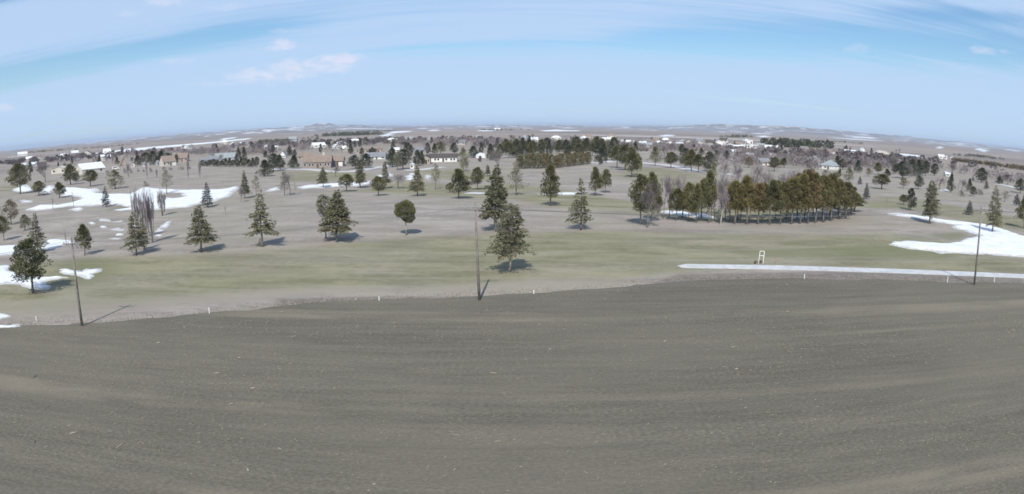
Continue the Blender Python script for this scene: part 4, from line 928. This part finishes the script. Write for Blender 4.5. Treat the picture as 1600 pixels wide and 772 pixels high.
# ------------------------------------------------------------------ buildings
def mdim(px, py, wpx, ptop):
    x, y = ground(px, py); D = math.hypot(x, y); _, el_ = azel(px, ptop)
    return x, y, D, wpx/F*math.hypot(D, CH), max(2.4, CH + D*math.tan(el_) - float(hgt(x, y)))
def house(px, py, ptop, wpx, wall, roof, label, style='gable', roof_frac=0.5, turn=0.0, depth=None, windows=4, chimney=False, garage=False, over=0.4, name='house', cat='house', group=None):
    x, y, D, w, ht = mdim(px, py, wpx, ptop)
    e = bpy.data.objects.new(name, None); COL.objects.link(e); d = depth or min(max(6.0, w*.55), 13)
    az_ = math.atan2(x, y); e.location = (x+math.sin(az_)*d*.5, y+math.cos(az_)*d*.5, float(hgt(x, y))); e.rotation_euler = (0, 0, -az_+turn)
    hw = w/2; hd = d/2; eave = ht*(1-roof_frac)
    b = MB()
    if style == 'front':     # gable end to the viewer
        loop = [(-hw, -hd, -.4), (hw, -hd, -.4), (hw, -hd, eave), (0, -hd, ht-.12), (-hw, -hd, eave)]
        b.prism(loop, (0, d, 0))
    elif style == 'gable':
        loop = [(-hw, -hd, -.4), (-hw, hd, -.4), (-hw, hd, eave), (-hw, 0, ht-.12), (-hw, -hd, eave)]
        b.prism(loop, (w, 0, 0))
    else: b.box(-hw, hw, -hd, hd, -.4, eave if style != 'flat' else ht-.3)
    b.build('wall', M[wall], e)
    r = MB(); th = .16
    if style == 'front':
        k = (ht-eave)/hw
        for s in (-1, 1):
            r.prism([(0, -hd-over, ht), (0, -hd-over, ht+th), (s*(hw+over), -hd-over, eave-k*over+th), (s*(hw+over), -hd-over, eave-k*over)], (0, d+2*over, 0))
    elif style == 'gable':
        k = (ht-eave)/hd
        for s in (-1, 1):
            r.prism([(-hw-over, 0, ht), (-hw-over, 0, ht+th), (-hw-over, s*(hd+over), eave-k*over+th), (-hw-over, s*(hd+over), eave-k*over)], (w+2*over, 0, 0))
    elif style == 'hip':
        q = max(.2, hw-hd); o = over
        base = [(-hw-o, -hd-o, eave), (hw+o, -hd-o, eave), (hw+o, hd+o, eave), (-hw-o, hd+o, eave)]; rid = [(-q*.8, 0, ht), (q*.8, 0, ht)]
        r.poly([base[0], base[1], rid[1], rid[0]]); r.poly([base[1], base[2], rid[1]]); r.poly([base[2], base[3], rid[0], rid[1]]); r.poly([base[3], base[0], rid[0]]); r.poly(base[::-1])
    elif style == 'flat': r.box(-hw-.2, hw+.2, -hd-.2, hd+.2, ht-.297, ht)
    elif style == 'arch':
        n_ = 12; pts = [(-math.cos(math.pi*i/n_)*(hw+.15), -hd-.1, eave+math.sin(math.pi*i/n_)*(ht-eave)) for i in range(n_+1)]
        r.prism(pts, (0, d+.2, 0))
    rf = r.build('roof', M[roof], e)
    if chimney:
        cb = MB(); cb.box(hw*.35, hw*.35+1.0, -.5, .5, eave, ht+1.3); cb.box(hw*.35-.12, hw*.35+1.12, -.62, .62, ht+1.302, ht+1.5); cb.build('chimney', M['cream'], rf)
    fr = -hd-.04
    for i in range(windows):
        cx = -hw + w*(i+.5+(.15 if i % 2 else -.1))/max(1, windows); ww = min(1.5, w/windows*.45); z0, z1 = eave*.36, eave*.78
        if garage and i == windows-1:
            gb = MB(); gb.box(cx-ww*1.1, cx+ww*1.1, fr-.03, fr+.03, 0.05, eave*.78)
            for q_ in range(1, 4): gb.box(cx-ww*1.1, cx+ww*1.1, fr-.05, fr-.032, eave*.195*q_, eave*.195*q_+.05)
            gb.build('garage_door', M['white'], e); continue
        if i == windows//2 and windows > 2:
            db = MB(); db.box(cx-.5, cx+.5, fr-.03, fr+.03, .02, min(2.1, eave*.8)); db.build('door', M['planter'], e); continue
        wb = MB(); wb.box(cx-ww/2, cx+ww/2, fr-.02, fr+.02, z0, z1); wo_ = wb.build('window', M['glass'], e)
        fb = MB(); f_ = .09
        fb.box(cx-ww/2-f_, cx-ww/2, fr-.05, fr+.03, z0-f_, z1+f_); fb.box(cx+ww/2, cx+ww/2+f_, fr-.05, fr+.03, z0-f_, z1+f_)
        fb.box(cx-ww/2, cx+ww/2, fr-.05, fr+.03, z1, z1+f_); fb.box(cx-ww/2, cx+ww/2, fr-.06, fr+.03, z0-f_, z0)
        fb.build('frame', M['white'], wo_)
    tag(e, label, cat, group); return e
house(141, 271, 255, 38, 'cream', 'whiteroof', 'large white-roofed metal barn behind the wide dark pine', 'gable', .55, .35, 14, 2, name='barn', cat='barn')
house(95, 271, 260, 23, 'cream', 'cream', 'cream low shed left of the white-roofed barn', 'front', .35, -.3, 12, 2, name='shed', cat='shed')
house(45, 260.5, 254.5, 26, 'greywall', 'whiteroof', 'long low white-roofed building far beyond the tall pine', 'gable', .5, .1, 14, 0, name='shed', cat='shed')
house(193, 260, 246, 11, 'tan', 'tanroof', 'steep-gabled brown house beside the dark pine mass', 'front', .75, .1, 9, 2)
house(208, 261, 254, 5, 'white', 'greyroof', 'tiny white gabled shed beside the brown house', 'front', .4, 0, 4, 1, name='shed', cat='shed')
house(228, 260, 253, 8, 'white', 'greyroof', 'small white-fronted cabin under the dark pine mass', 'front', .5, .2, 6, 2)
house(249, 258, 251, 9, 'bluewall', 'greyroof', 'small pale blue house left of the tan house', 'gable', .45, .2, 7, 2)
house(262, 259.5, 244, 20, 'cream', 'tanroof', 'tan-roofed house with cream garage wing on the hillside', 'gable', .55, .25, 11, 4, garage=True)
house(285, 252.5, 239.5, 18, 'tan', 'tanroof', 'taller tan house behind a dark narrow pine', 'gable', .55, -.2, 11, 4)
house(332, 253, 243.5, 38, 'bluewall', 'greyroof', 'long blue-grey roofed house above the dark hedge', 'hip', .6, .1, 13, 4)
house(353, 250, 239.5, 32, 'greywall', 'greenroof', 'pale grey-green roofed house behind the blue-grey one', 'gable', .65, -.2, 14, 3)
house(443, 246.5, 236, 10, 'white', 'greyroof', 'small white steep-roofed house behind the three dark pines', 'front', .6, -.2, 8, 2)
house(497.5, 262.5, 243.5, 43, 'pink', 'tanroof', 'long tan-roofed brick house above the green lawn', 'gable', .5, -.10, 13, 7, chimney=True)
house(528, 260, 244.5, 19, 'pink', 'tanroof', 'tan-roofed brick garage wing beside the long brick house', 'gable', .45, -.10, 11, 3, garage=True)
house(478, 249, 237, 30, 'tan', 'tanroof', 'yellowish tan house behind the long brick house', 'hip', .6, .1, 12, 3)
house(566, 240, 229.5, 18, 'tan', 'tanroof', 'square tan apartment block left of its twin', 'hip', .4, 0, 12, 4)
house(588.5, 238, 228.5, 17, 'tan', 'tanroof', 'square tan apartment block right of its twin', 'hip', .4, .1, 12, 4)
house(587, 249, 239, 32, 'white', 'greyroof', 'wide grey-white roofed hall below the twin tan blocks', 'gable', .6, -.1, 14, 4)
house(497, 230.5, 223, 20, 'white', 'whiteroof', 'isolated white building beyond the brick house', 'gable', .55, .3, 12, 2)
house(617, 237.5, 231, 13, 'white', 'whiteroof', 'small white building behind the tall dark clump', 'gable', .5, 0, 9, 2)
house(655, 238, 231, 14, 'greywall', 'greyroof', 'grey house between the dark clump and town pines', 'gable', .5, .2, 9, 2)
house(693, 253, 241, 44, 'white', 'darkroof', 'low dark-roofed white ranch house facing the fairway', 'gable', .42, -.08, 12, 7)
house(666, 256.5, 242.5, 14, 'tan', 'darkroof', 'pillared porch wing of the dark-roofed ranch house', 'front', .3, -.08, 8, 3)
house(751, 247, 239.5, 17, 'white', 'whiteroof', 'white round-roofed shed right of the yellow-green tree', 'arch', .6, .1, 10, 1, name='shed', cat='shed')
house(644, 263.8, 254.5, 6.0, 'white', 'whiteroof', 'small white hut in front of the tall dark pines', 'hip', .25, 0, 2.4, 1, name='hut', cat='hut')
house(1124, 227, 219.5, 17, 'white', 'whiteroof', 'white gabled hall with dark tree in front', 'front', .5, .1, 14, 2, name='hall', cat='hall')
house(1169.5, 227.5, 218.5, 12, 'white', 'whiteroof', 'tallest white building of the far works', 'flat', .1, .1, 10, 3, name='works_building', cat='building')
house(1171, 232, 226, 27, 'white', 'whiteroof', 'long low white front of the far works', 'flat', .1, .1, 12, 6, name='works_building', cat='building')
house(1205, 233.5, 227, 20, 'white', 'whiteroof', 'long white shed before the dark farm grove', 'gable', .5, .05, 12, 3, name='shed', cat='shed')
house(1262, 231, 225, 13, 'white', 'whiteroof', 'white shed among the dark farm grove', 'gable', .5, .05, 10, 2, name='shed', cat='shed')
house(1265, 240.5, 231, 27, 'pink', 'tanroof', 'broad pinkish building before the dark farm grove', 'gable', .45, .1, 14, 5, name='building', cat='building')
house(1301, 240, 234.5, 35, 'white', 'tanroof', 'long white row building beyond the grey-roofed house', 'gable', .4, .1, 12, 6, name='building', cat='building')
house(1331, 242.5, 234.5, 23, 'white', 'whiteroof', 'white-roofed sheds right of the long row building', 'gable', .55, -.2, 13, 3, name='shed', cat='shed')
house(1347, 238, 231, 8, 'white', 'whiteroof', 'small bright white steep gable on the plain', 'front', .8, .4, 8, 1, name='shed', cat='shed')
house(1377, 244.5, 235.5, 22, 'cream', 'cream', 'pale dome-roofed hall on the plain', 'arch', .75, .2, 18, 2, name='hall', cat='hall')
house(1192, 258, 247.5, 16, 'white', 'greyroof', 'white house with grey roof above the windbreak', 'gable', .5, .3, 9, 4)
house(1272, 258, 243.5, 22, 'greywall', 'greyroof', 'grey-roofed house wing with slate walls', 'hip', .6, .3, 11, 3)
house(1297, 265, 250, 25, 'white', 'greenroof', 'grey-green roofed house with white gable corner', 'hip', .6, -.35, 12, 4, garage=True)
house(1095, 237.5, 231, 24, 'cream', 'tanroof', 'long cream building behind the green clump', 'gable', .45, .1, 11, 4, name='building', cat='building')
house(1470, 248, 241.5, 9, 'white', 'whiteroof', 'largest of three white sheds on the far plain', 'gable', .45, .2, 9, 1, name='shed', cat='shed')
house(1478, 249, 243.5, 3.8, 'white', 'whiteroof', 'narrow middle shed of three on the far plain', 'flat', .1, 0, 6, 1, name='shed', cat='shed')
house(1487.5, 249, 244, 5, 'white', 'whiteroof', 'right-hand small shed of three on the far plain', 'front', .45, 0, 6, 1, name='shed', cat='shed')
house(1480, 275.5, 268.8, 8, 'white', 'whiteroof', 'small white shed half hidden by the dark twiggy tree', 'gable', .45, .3, 5, 1, name='shed', cat='shed')
house(1520, 283, 278.5, 4.5, 'cream', 'greyroof', 'tiny pale hut left of the big round dark tree', 'front', .4, 0, 3, 1, name='hut', cat='hut')
house(777, 203.5, 200, 10, 'white', 'whiteroof', 'white farm building alone on the far plain', 'gable', .4, 0, 16, 0, name='barn', cat='barn')
# town roofs further back
rt = random.Random(12)
walls_ = ['white', 'cream', 'tan', 'greywall', 'bluewall', 'white']; roofs_ = ['greyroof', 'tanroof', 'whiteroof', 'greenroof', 'darkroof', 'whiteroof']
town = [(955, 228), (968, 229), (978, 225), (990, 226), (1003, 227), (1012, 230), (1030, 226), (1045, 224.5), (1060, 229), (1075, 226), (1092, 224), (1110, 226), (1036, 236), (1005, 238), (925, 222), (948, 222), (1140, 230), (1188, 229.5), (1215, 240), (1232, 244), (1208, 247), (1240, 236), (640, 220), (655, 219), (670, 219.5), (612, 221), (700, 219), (735, 218.5), (748, 218), (820, 219), (540, 236), (525, 233), (405, 240), (382, 235), (415, 233), (310, 233), (335, 231), (300, 238), (165, 249), (120, 252), (60, 248), (20, 246), (35, 244), (1355, 256), (1420, 254), (1150, 240), (1172, 245)] + [(rt.uniform(890, 1290), 0) for _ in range(26)] + [(rt.uniform(20, 880), 0) for _ in range(20)]
town = [(a, b if b else 196+39*((a-800)/800)**2+rt.uniform(17, 31)) for a, b in town]
for px, py in town:
    w_ = rt.uniform(9, 16)
    wl, rf = rt.choice(walls_), rt.choice(roofs_); st = rt.choice(['gable', 'gable', 'front', 'hip'])
    words = {'white': 'white', 'cream': 'cream', 'tan': 'tan', 'greywall': 'grey', 'bluewall': 'pale blue', 'greyroof': 'grey shingle', 'tanroof': 'tan', 'whiteroof': 'white metal', 'greenroof': 'grey-green', 'darkroof': 'dark'}
    where = 'beyond the white barn' if px < 300 else 'beyond the brick house' if px < 620 else 'behind the ranch house' if px < 880 else 'in the middle of town' if px < 1110 else 'near the far works'
    house(px, py, py-rt.uniform(5.4, 7.6), w_, wl, rf, 'small %s house with %s %s roof %s' % (words[wl], words[rf], {'gable': 'side-gabled', 'front': 'front-gabled', 'hip': 'hipped'}[st], where), st, .5, rt.uniform(-.5, .5), None, 2, group='houses in the distant town')

# a parked van by the hillside cabin
x, y, D, w_, ht = mdim(181, 265, 10, 261)
e = bpy.data.objects.new('parked_van', None); COL.objects.link(e); e.location = (x, y, float(hgt(x, y))); e.rotation_euler = (0, 0, -math.atan2(x, y)+.1)
b = MB(); b.prism([(-2.5, -.95, .35), (2.4, -.95, .35), (2.5, -.95, .9), (1.75, -.95, 1.15), (1.2, -.95, 1.95), (-2.45, -.95, 2.05)], (0, 1.9, 0)); b.build('body', M['white'], e)
for sx in (-1.6, 1.55):
    for sy in (-.93, .93):
        b = MB(); b.tube([(sx, sy-.12, .34), (sx, sy+.12, .34)], [.34, .34], 12); b.build('wheel', M['rubber'], e)
b = MB(); b.box(-1.9, 1.0, -.975, -.953, 1.25, 1.75); b.build('window', M['glass'], e)
tag(e, 'white van parked on the hillside below the brown gabled house', 'van')

# ------------------------------------------------------------------ far tree masses
def low_wood(name, pts, label, mat, n_, hm, wm, seed, dens=26, spread=6.0, cat='trees'):
    """a far row or mass of trees, joined; pts are ground points of its line in picture pixels"""
    rng = np.random.default_rng(seed); G = np.array([ground(*p) for p in pts]); P, D, T_ = [], [], []
    seg = np.linalg.norm(np.diff(G, axis=0), axis=1); cum = np.concatenate([[0], np.cumsum(seg)])
    for s in rng.uniform(0, cum[-1], n_):
        i = min(len(seg)-1, np.searchsorted(cum, s, 'right')-1); f = (s-cum[i])/seg[i]; c = G[i]*(1-f)+G[i+1]*f + rng.normal(0, spread, 2)
        h = hm*rng.uniform(.6, 1.25); w = wm*rng.uniform(.7, 1.3); z0 = float(hgt(*c)); tone = rng.uniform(.1, .7)
        u = rng.uniform(0, 1, dens); a = rng.uniform(0, 6.283, dens); r = w/2*np.sqrt(rng.uniform(0, 1, dens))*np.sqrt(np.clip(1-u**2, .03, 1))
        P.append(np.stack([c[0]+r*np.cos(a), c[1]+r*np.sin(a), z0+h*(.04+.72*u)], 1)); D.append(np.stack([np.cos(a)*.5, np.sin(a)*.5, rng.uniform(.3, 1, dens)], 1)); T_.append(np.clip(tone+rng.normal(0, .2, dens), 0, 1))
    P = np.concatenate(P); D = np.concatenate(D); N = len(P)
    V, Q = tufts(rng, P, D, rng.uniform(.22, .4, N)*hm, rng.uniform(.12, .26, N)*hm*(1 if mat != M['twig'] else .30), 2)
    me = mesh_np(name, V, Q, mat); attr(me, 'tone', np.tile(np.concatenate(T_), 2), 'FACE')
    tag(obj(name, me), label, cat, kind='stuff')
low_wood('shelterbelt', [(508, 213.5), (540, 212.5), (585, 211)], 'dark shelterbelt of evergreens on the far plain', M['dark'], 90, 9, 9, 51, 26, 14)
low_wood('shelterbelt', [(518, 208.5), (560, 207), (612, 205)], 'thin dark tree line behind the far shelterbelt', M['dark'], 70, 8, 9, 52, 22, 12)
low_wood('shelterbelt', [(1196, 229), (1225, 230), (1275, 231.5)], 'dark farm grove behind long white sheds', M['dark'], 75, 11, 9, 53, 40, 12)
low_wood('shelterbelt', [(1490, 252), (1530, 257), (1570, 262), (1640, 273)], 'long dark hedgerow crossing the plain beyond the round tree', M['brown'], 150, 4.5, 6, 54, 22, 3)
low_wood('shelterbelt', [(1500, 244), (1530, 245.5), (1560, 250)], 'broken tree line beyond the three white sheds', M['dark'], 40, 5, 6, 55, 20, 8)
low_wood('shelterbelt', [(40, 239), (80, 237), (150, 232), (210, 226.5)], 'dark tree line along the far western plain', M['brown'], 90, 7, 12, 56, 18, 25)
low_wood('shelterbelt', [(395, 226.5), (450, 221), (500, 218.5)], 'low tree line running along the creek past the isolated white building', M['dark'], 60, 6, 7, 57, 20, 8)
low_wood('shelterbelt', [(1137, 215.5), (1165, 214.5), (1178, 215.5)], 'small dark wood on the brown rise behind town', M['dark'], 30, 8, 10, 58, 22, 12)
low_wood('shelterbelt', [(760, 204), (790, 204.3), (812, 204.3)], 'dark trees around the lone white farm building', M['dark'], 30, 8, 12, 59, 20, 20)
low_wood('shelterbelt', [(1285, 222), (1320, 223), (1345, 225.5)], 'thin dark hedge on the plain beyond the dome hall', M['dark'], 30, 5, 9, 60, 16, 6)
# bare woodland of the town, too many crowns to count
for i, (pts, n_, sp) in enumerate((([(-40, 262), (60, 252), (150, 247), (200, 243)], 170, 35), ([(240, 243), (330, 236), (420, 232)], 200, 40), ([(300, 240), (420, 240), (470, 236)], 120, 16), ([(430, 228), (540, 224), (650, 221)], 220, 40), ([(640, 226), (740, 224), (830, 224), (930, 226)], 260, 28),
                                   ([(930, 229), (1010, 231), (1080, 232)], 190, 26), ([(800, 232), (870, 231), (930, 233)], 110, 14), ([(1100, 238), (1180, 240), (1260, 246)], 200, 24), ([(1120, 252), (1200, 256), (1250, 256)], 120, 14), ([(1255, 244), (1330, 246), (1420, 254)], 180, 24), ([(1330, 262), (1380, 262), (1430, 262)], 80, 12), ([(1540, 276), (1600, 284), (1660, 296)], 70, 10))):
    low_wood('bare_woodland', pts, ('mauve-grey bare woodland by the western farm sheds', 'bare woodland beyond the tan hillside houses', 'bare trees behind the dark hedge', 'bare woodland beyond the brick house', 'bare town trees behind the ranch house', 'bare trees among central town roofs', 'bare trees behind the low cedar hedges', 'bare trees around the far works', 'bare thicket above the windbreak', 'bare trees around the grey-roofed house', 'bare thicket before the plain', 'bare brush along the plain by the wind-swept tree')[i],
             M['twig'] if i % 3 else M['twigdark'], int(n_*.55), 6.0, 8.0, 70+i, 70, sp*1.7)
# individually standing bare trees and conifers in town
rt = random.Random(5)
for k in range(120):
    px = rt.uniform(0, 1440); hz = 196 + 39*((px-800)/800)**2
    py = hz + rt.uniform(22, 46 if px < 1150 else 60); 
    kind = rt.choice(['bare', 'dark_bare', 'dark_pine']); 
    if rt.random() < .5 and 470 < px < 700 and py > 240: continue
    x, y = ground(px, py)
    hm = rt.uniform(6, 10); put_tree(kind, x, y, hm, hm*rt.uniform(.6, .95) if kind != 'dark_pine' else hm*.5, {'bare': 'pale grey bare tree ', 'dark_bare': 'dusky bare tree ', 'dark_pine': 'dark narrow evergreen '}[kind] + ('standing among western farm sheds' if px < 300 else 'standing among houses beyond the brick house' if px < 620 else 'standing among roofs behind the ranch house' if px < 880 else 'standing among roofs in mid town' if px < 1110 else 'standing among houses near the far works'), 'trees in the distant town')

# ------------------------------------------------------------------ utility poles and wires
heads = []
def pole(px, py, tx, ty, label, off=0):
    x, y = ground(px, py); D = math.hypot(x, y); z0 = float(hgt(x, y)); a1, e1 = azel(tx, ty); top = CH + D*math.tan(e1) - z0
    e = bpy.data.objects.new('utility_pole', None); COL.objects.link(e); e.location = (x, y, z0); e.rotation_euler = (0, 0, 0)
    lx = D*math.sin(a1)-x; ly = D*math.cos(a1)-y; k = min(1, .12/max(.01, math.hypot(lx, ly))*3); lx *= k; ly *= k
    p = lambda z, dx=0, dy=0: (lx*z/top+dx, ly*z/top+dy, z)
    b = MB(); b.tube([p(-.8), p(top*.5), p(top)], [.165, .135, .10], 12); b.build('pole', M['pole'], e, True)
    b = MB(); za = top-.75; b.box(lx-1.15, lx+1.15, ly-.19, ly-.10, za-.06, za+.06); b.build('crossarm', M['pole'], e)
    for s in (-1, 1):
        b = MB(); b.tube([(lx+s*.12, ly-.145, za-.45), (lx+s*.62, ly-.145, za-.062)], [.016, .016], 5); b.build('brace', M['steel'], e)
    hs = []
    for dx in (-1.05, -.42, 1.05):
        b = MB(); b.tube([(lx+dx, ly-.145, za+.062), (lx+dx, ly-.145, za+.13), (lx+dx, ly-.145, za+.17), (lx+dx, ly-.145, za+.24)], [.02, .05, .05, .03], 8); b.build('insulator', M['porcelain'], e, True); hs.append((x+lx+dx, y+ly-.145, z0+za+.25))
    b = MB(); b.tube([p(top+.002), p(top+.10)], [.03, .03], 8); b.build('insulator', M['porcelain'], e)
    tag(e, label, 'utility pole', 'utility poles along the field edge'); heads.append(hs)
pole(128.5, 510, 111.5, 370, 'wooden utility pole beside the big dark pine and snow')
pole(749, 470, 741.5, 316.5, 'wooden utility pole next to the airy leaning spruce')
pole(1522, 446, 1533.5, 321, 'wooden utility pole between the path and the snow drift')
def span(a, b, label, sag):
    pts = []
    for i in range(25):
        t = i/24; p = Vector(a)*(1-t)+Vector(b)*t; p.z -= sag*4*t*(1-t); pts.append(p)
    o = MB(); o.tube(pts, [.011]*25, 4); tag(o.build('power_line', M['wire'], None, True), label, 'wire', 'overhead wires')
for k in range(3):
    nm = ('outer left', 'inner', 'outer right')[k]
    span(heads[0][k], heads[1][k], 'thin overhead wire from the pole by the dark pine to the middle pole', .9)
    span(heads[1][k], heads[2][k], 'thin overhead wire from the middle pole to the pole by the snow drift', 1.2)
    for i, j in ((0, 1), (2, 1)):
        a = Vector(heads[i][k]); d = (a-Vector(heads[j][k])); span(a, a+d*.8, 'thin overhead wire running out past the pole by the dark pine' if i == 0 else 'thin overhead wire running out past the pole by the snow drift', .8)

# ------------------------------------------------------------------ boundary stakes, tee frame, marker
def stake(px, py, ptop, label):
    x, y = ground(px, py); D = math.hypot(x, y); z0 = float(hgt(x, y)); _, e1 = azel(px, ptop); ht = CH + D*math.tan(e1) - z0
    b = MB(); r = .048
    b.box(-r, r, -r, r, -.2, ht-.06); b.prism([(-r, -r, ht-.058), (r, -r, ht-.058), (r*.3, -r*.3, ht), (-r*.3, -r*.3, ht)], (0, .001, 0))
    b.V[-4:] = [(-r, r, ht-.058), (r, r, ht-.058), (r*.3, r*.3, ht), (-r*.3, r*.3, ht)]
    o = b.build('boundary_stake', M['white'], loc=(x, y, z0)); tag(o, label, 'stake', 'white boundary stakes')
for px, py, tp, lb in ((57.5, 502, 494, 'white boundary stake left of the pole by the dark pine'), (327.5, 490.5, 480.5, 'white boundary stake between the first pole and the lawn-green fairway'), (592.5, 471, 463, 'white boundary stake left of the middle pole'), (834, 460, 453, 'short white boundary stake right of the middle pole'),
                       (1256.5, 436, 428, 'white boundary stake below the cart path'), (1480, 442, 432, 'white boundary stake left of the pole by the drift'), (1553, 441, 430.5, 'white boundary stake right of the pole by the drift')):
    stake(px, py, tp, lb)
x, y = ground(1188.5, 411.5); z0 = float(hgt(x, y)); D = math.hypot(x, y); _, e1 = azel(1190, 392.5); ht = CH + D*math.tan(e1) - z0
e = bpy.data.objects.new('tee_signpost', None); COL.objects.link(e); e.location = (x, y, z0); e.rotation_euler = (0, 0, -math.atan2(x, y)+.15)
s = .34
for sx in (-s, s):
    b = MB(); b.tube([(sx, 0, -.15), (sx+.14, .10, ht-.03)], [.06, .055], 8); b.build('post', M['white'], e)
for zf in (.985, .62):
    b = MB(); b.tube([(-s+.14*zf, .10*zf, ht*zf), (s+.14*zf, .10*zf, ht*zf)], [.05, .05], 8); b.build('rail', M['white'], e)
b = MB(); b.box(-s*.6, s*.6, -.12, .14, .12, .42); b.build('box', M['planter'], e)
tag(e, 'white two-post frame with crossbars standing above the cart path', 'frame')
x, y = ground(1212.5, 411.5); z0 = float(hgt(x, y))
e = bpy.data.objects.new('tee_marker', None); COL.objects.link(e); e.location = (x, y, z0)
b = MB(); b.tube([(0, 0, -.1), (0, 0, .75)], [.05, .05], 8); b.build('post', M['orange'], e)
b = MB(); b.box(-.14, .14, -.07, -.052, .45, .72); b.build('plate', M['orange'], e)
tag(e, 'small faded orange marker post right of the white frame', 'marker')
x, y = ground(1188-8, 412); b = MB(); b.tube([(0, 0, 0), (0, 0, .38), (0, 0, .44)], [.16, .19, .12], 10); o = b.build('litter_bin', M['planter'], None, True, (x, y, float(hgt(x, y)))); tag(o, 'low dark brown bin at the foot of the white frame', 'bin')
# sticks lying at the foot of the ragged spruce
x, y = ground(402, 386); b = MB()
for a in (.2, .7, 1.3, 2.0): b.tube([(math.cos(a)*.5, math.sin(a)*.5, 0), (math.cos(a*2)*.1+.5, .1, 1.5-.2*a)], [.05, .03], 5)
tag(b.build('dead_branches', M['bark'], None, True, (x, y, float(hgt(x, y)))), 'dead branches leaning at the foot of the ragged spruce', 'branches')

# ------------------------------------------------------------------ haze: the air between here and the horizon
b = MB(); b.box(-15000, 15000, -15000, 15000, -10, 62)
m = bpy.data.materials.new('thin haze'); m.use_nodes = True; n = NT(m.node_tree); n.n.clear()
v = n.node('ShaderNodeVolumePrincipled'); v.inputs['Color'].default_value = (0.68, 0.785, 0.97, 1); v.inputs['Density'].default_value = 7.5e-5; v.inputs['Anisotropy'].default_value = 0.0
n.l.new(v.outputs[0], n.node('ShaderNodeOutputMaterial').inputs['Volume'])
tag(b.build('haze', m), 'thin pale blue haze over the whole plain', 'haze', kind='stuff')
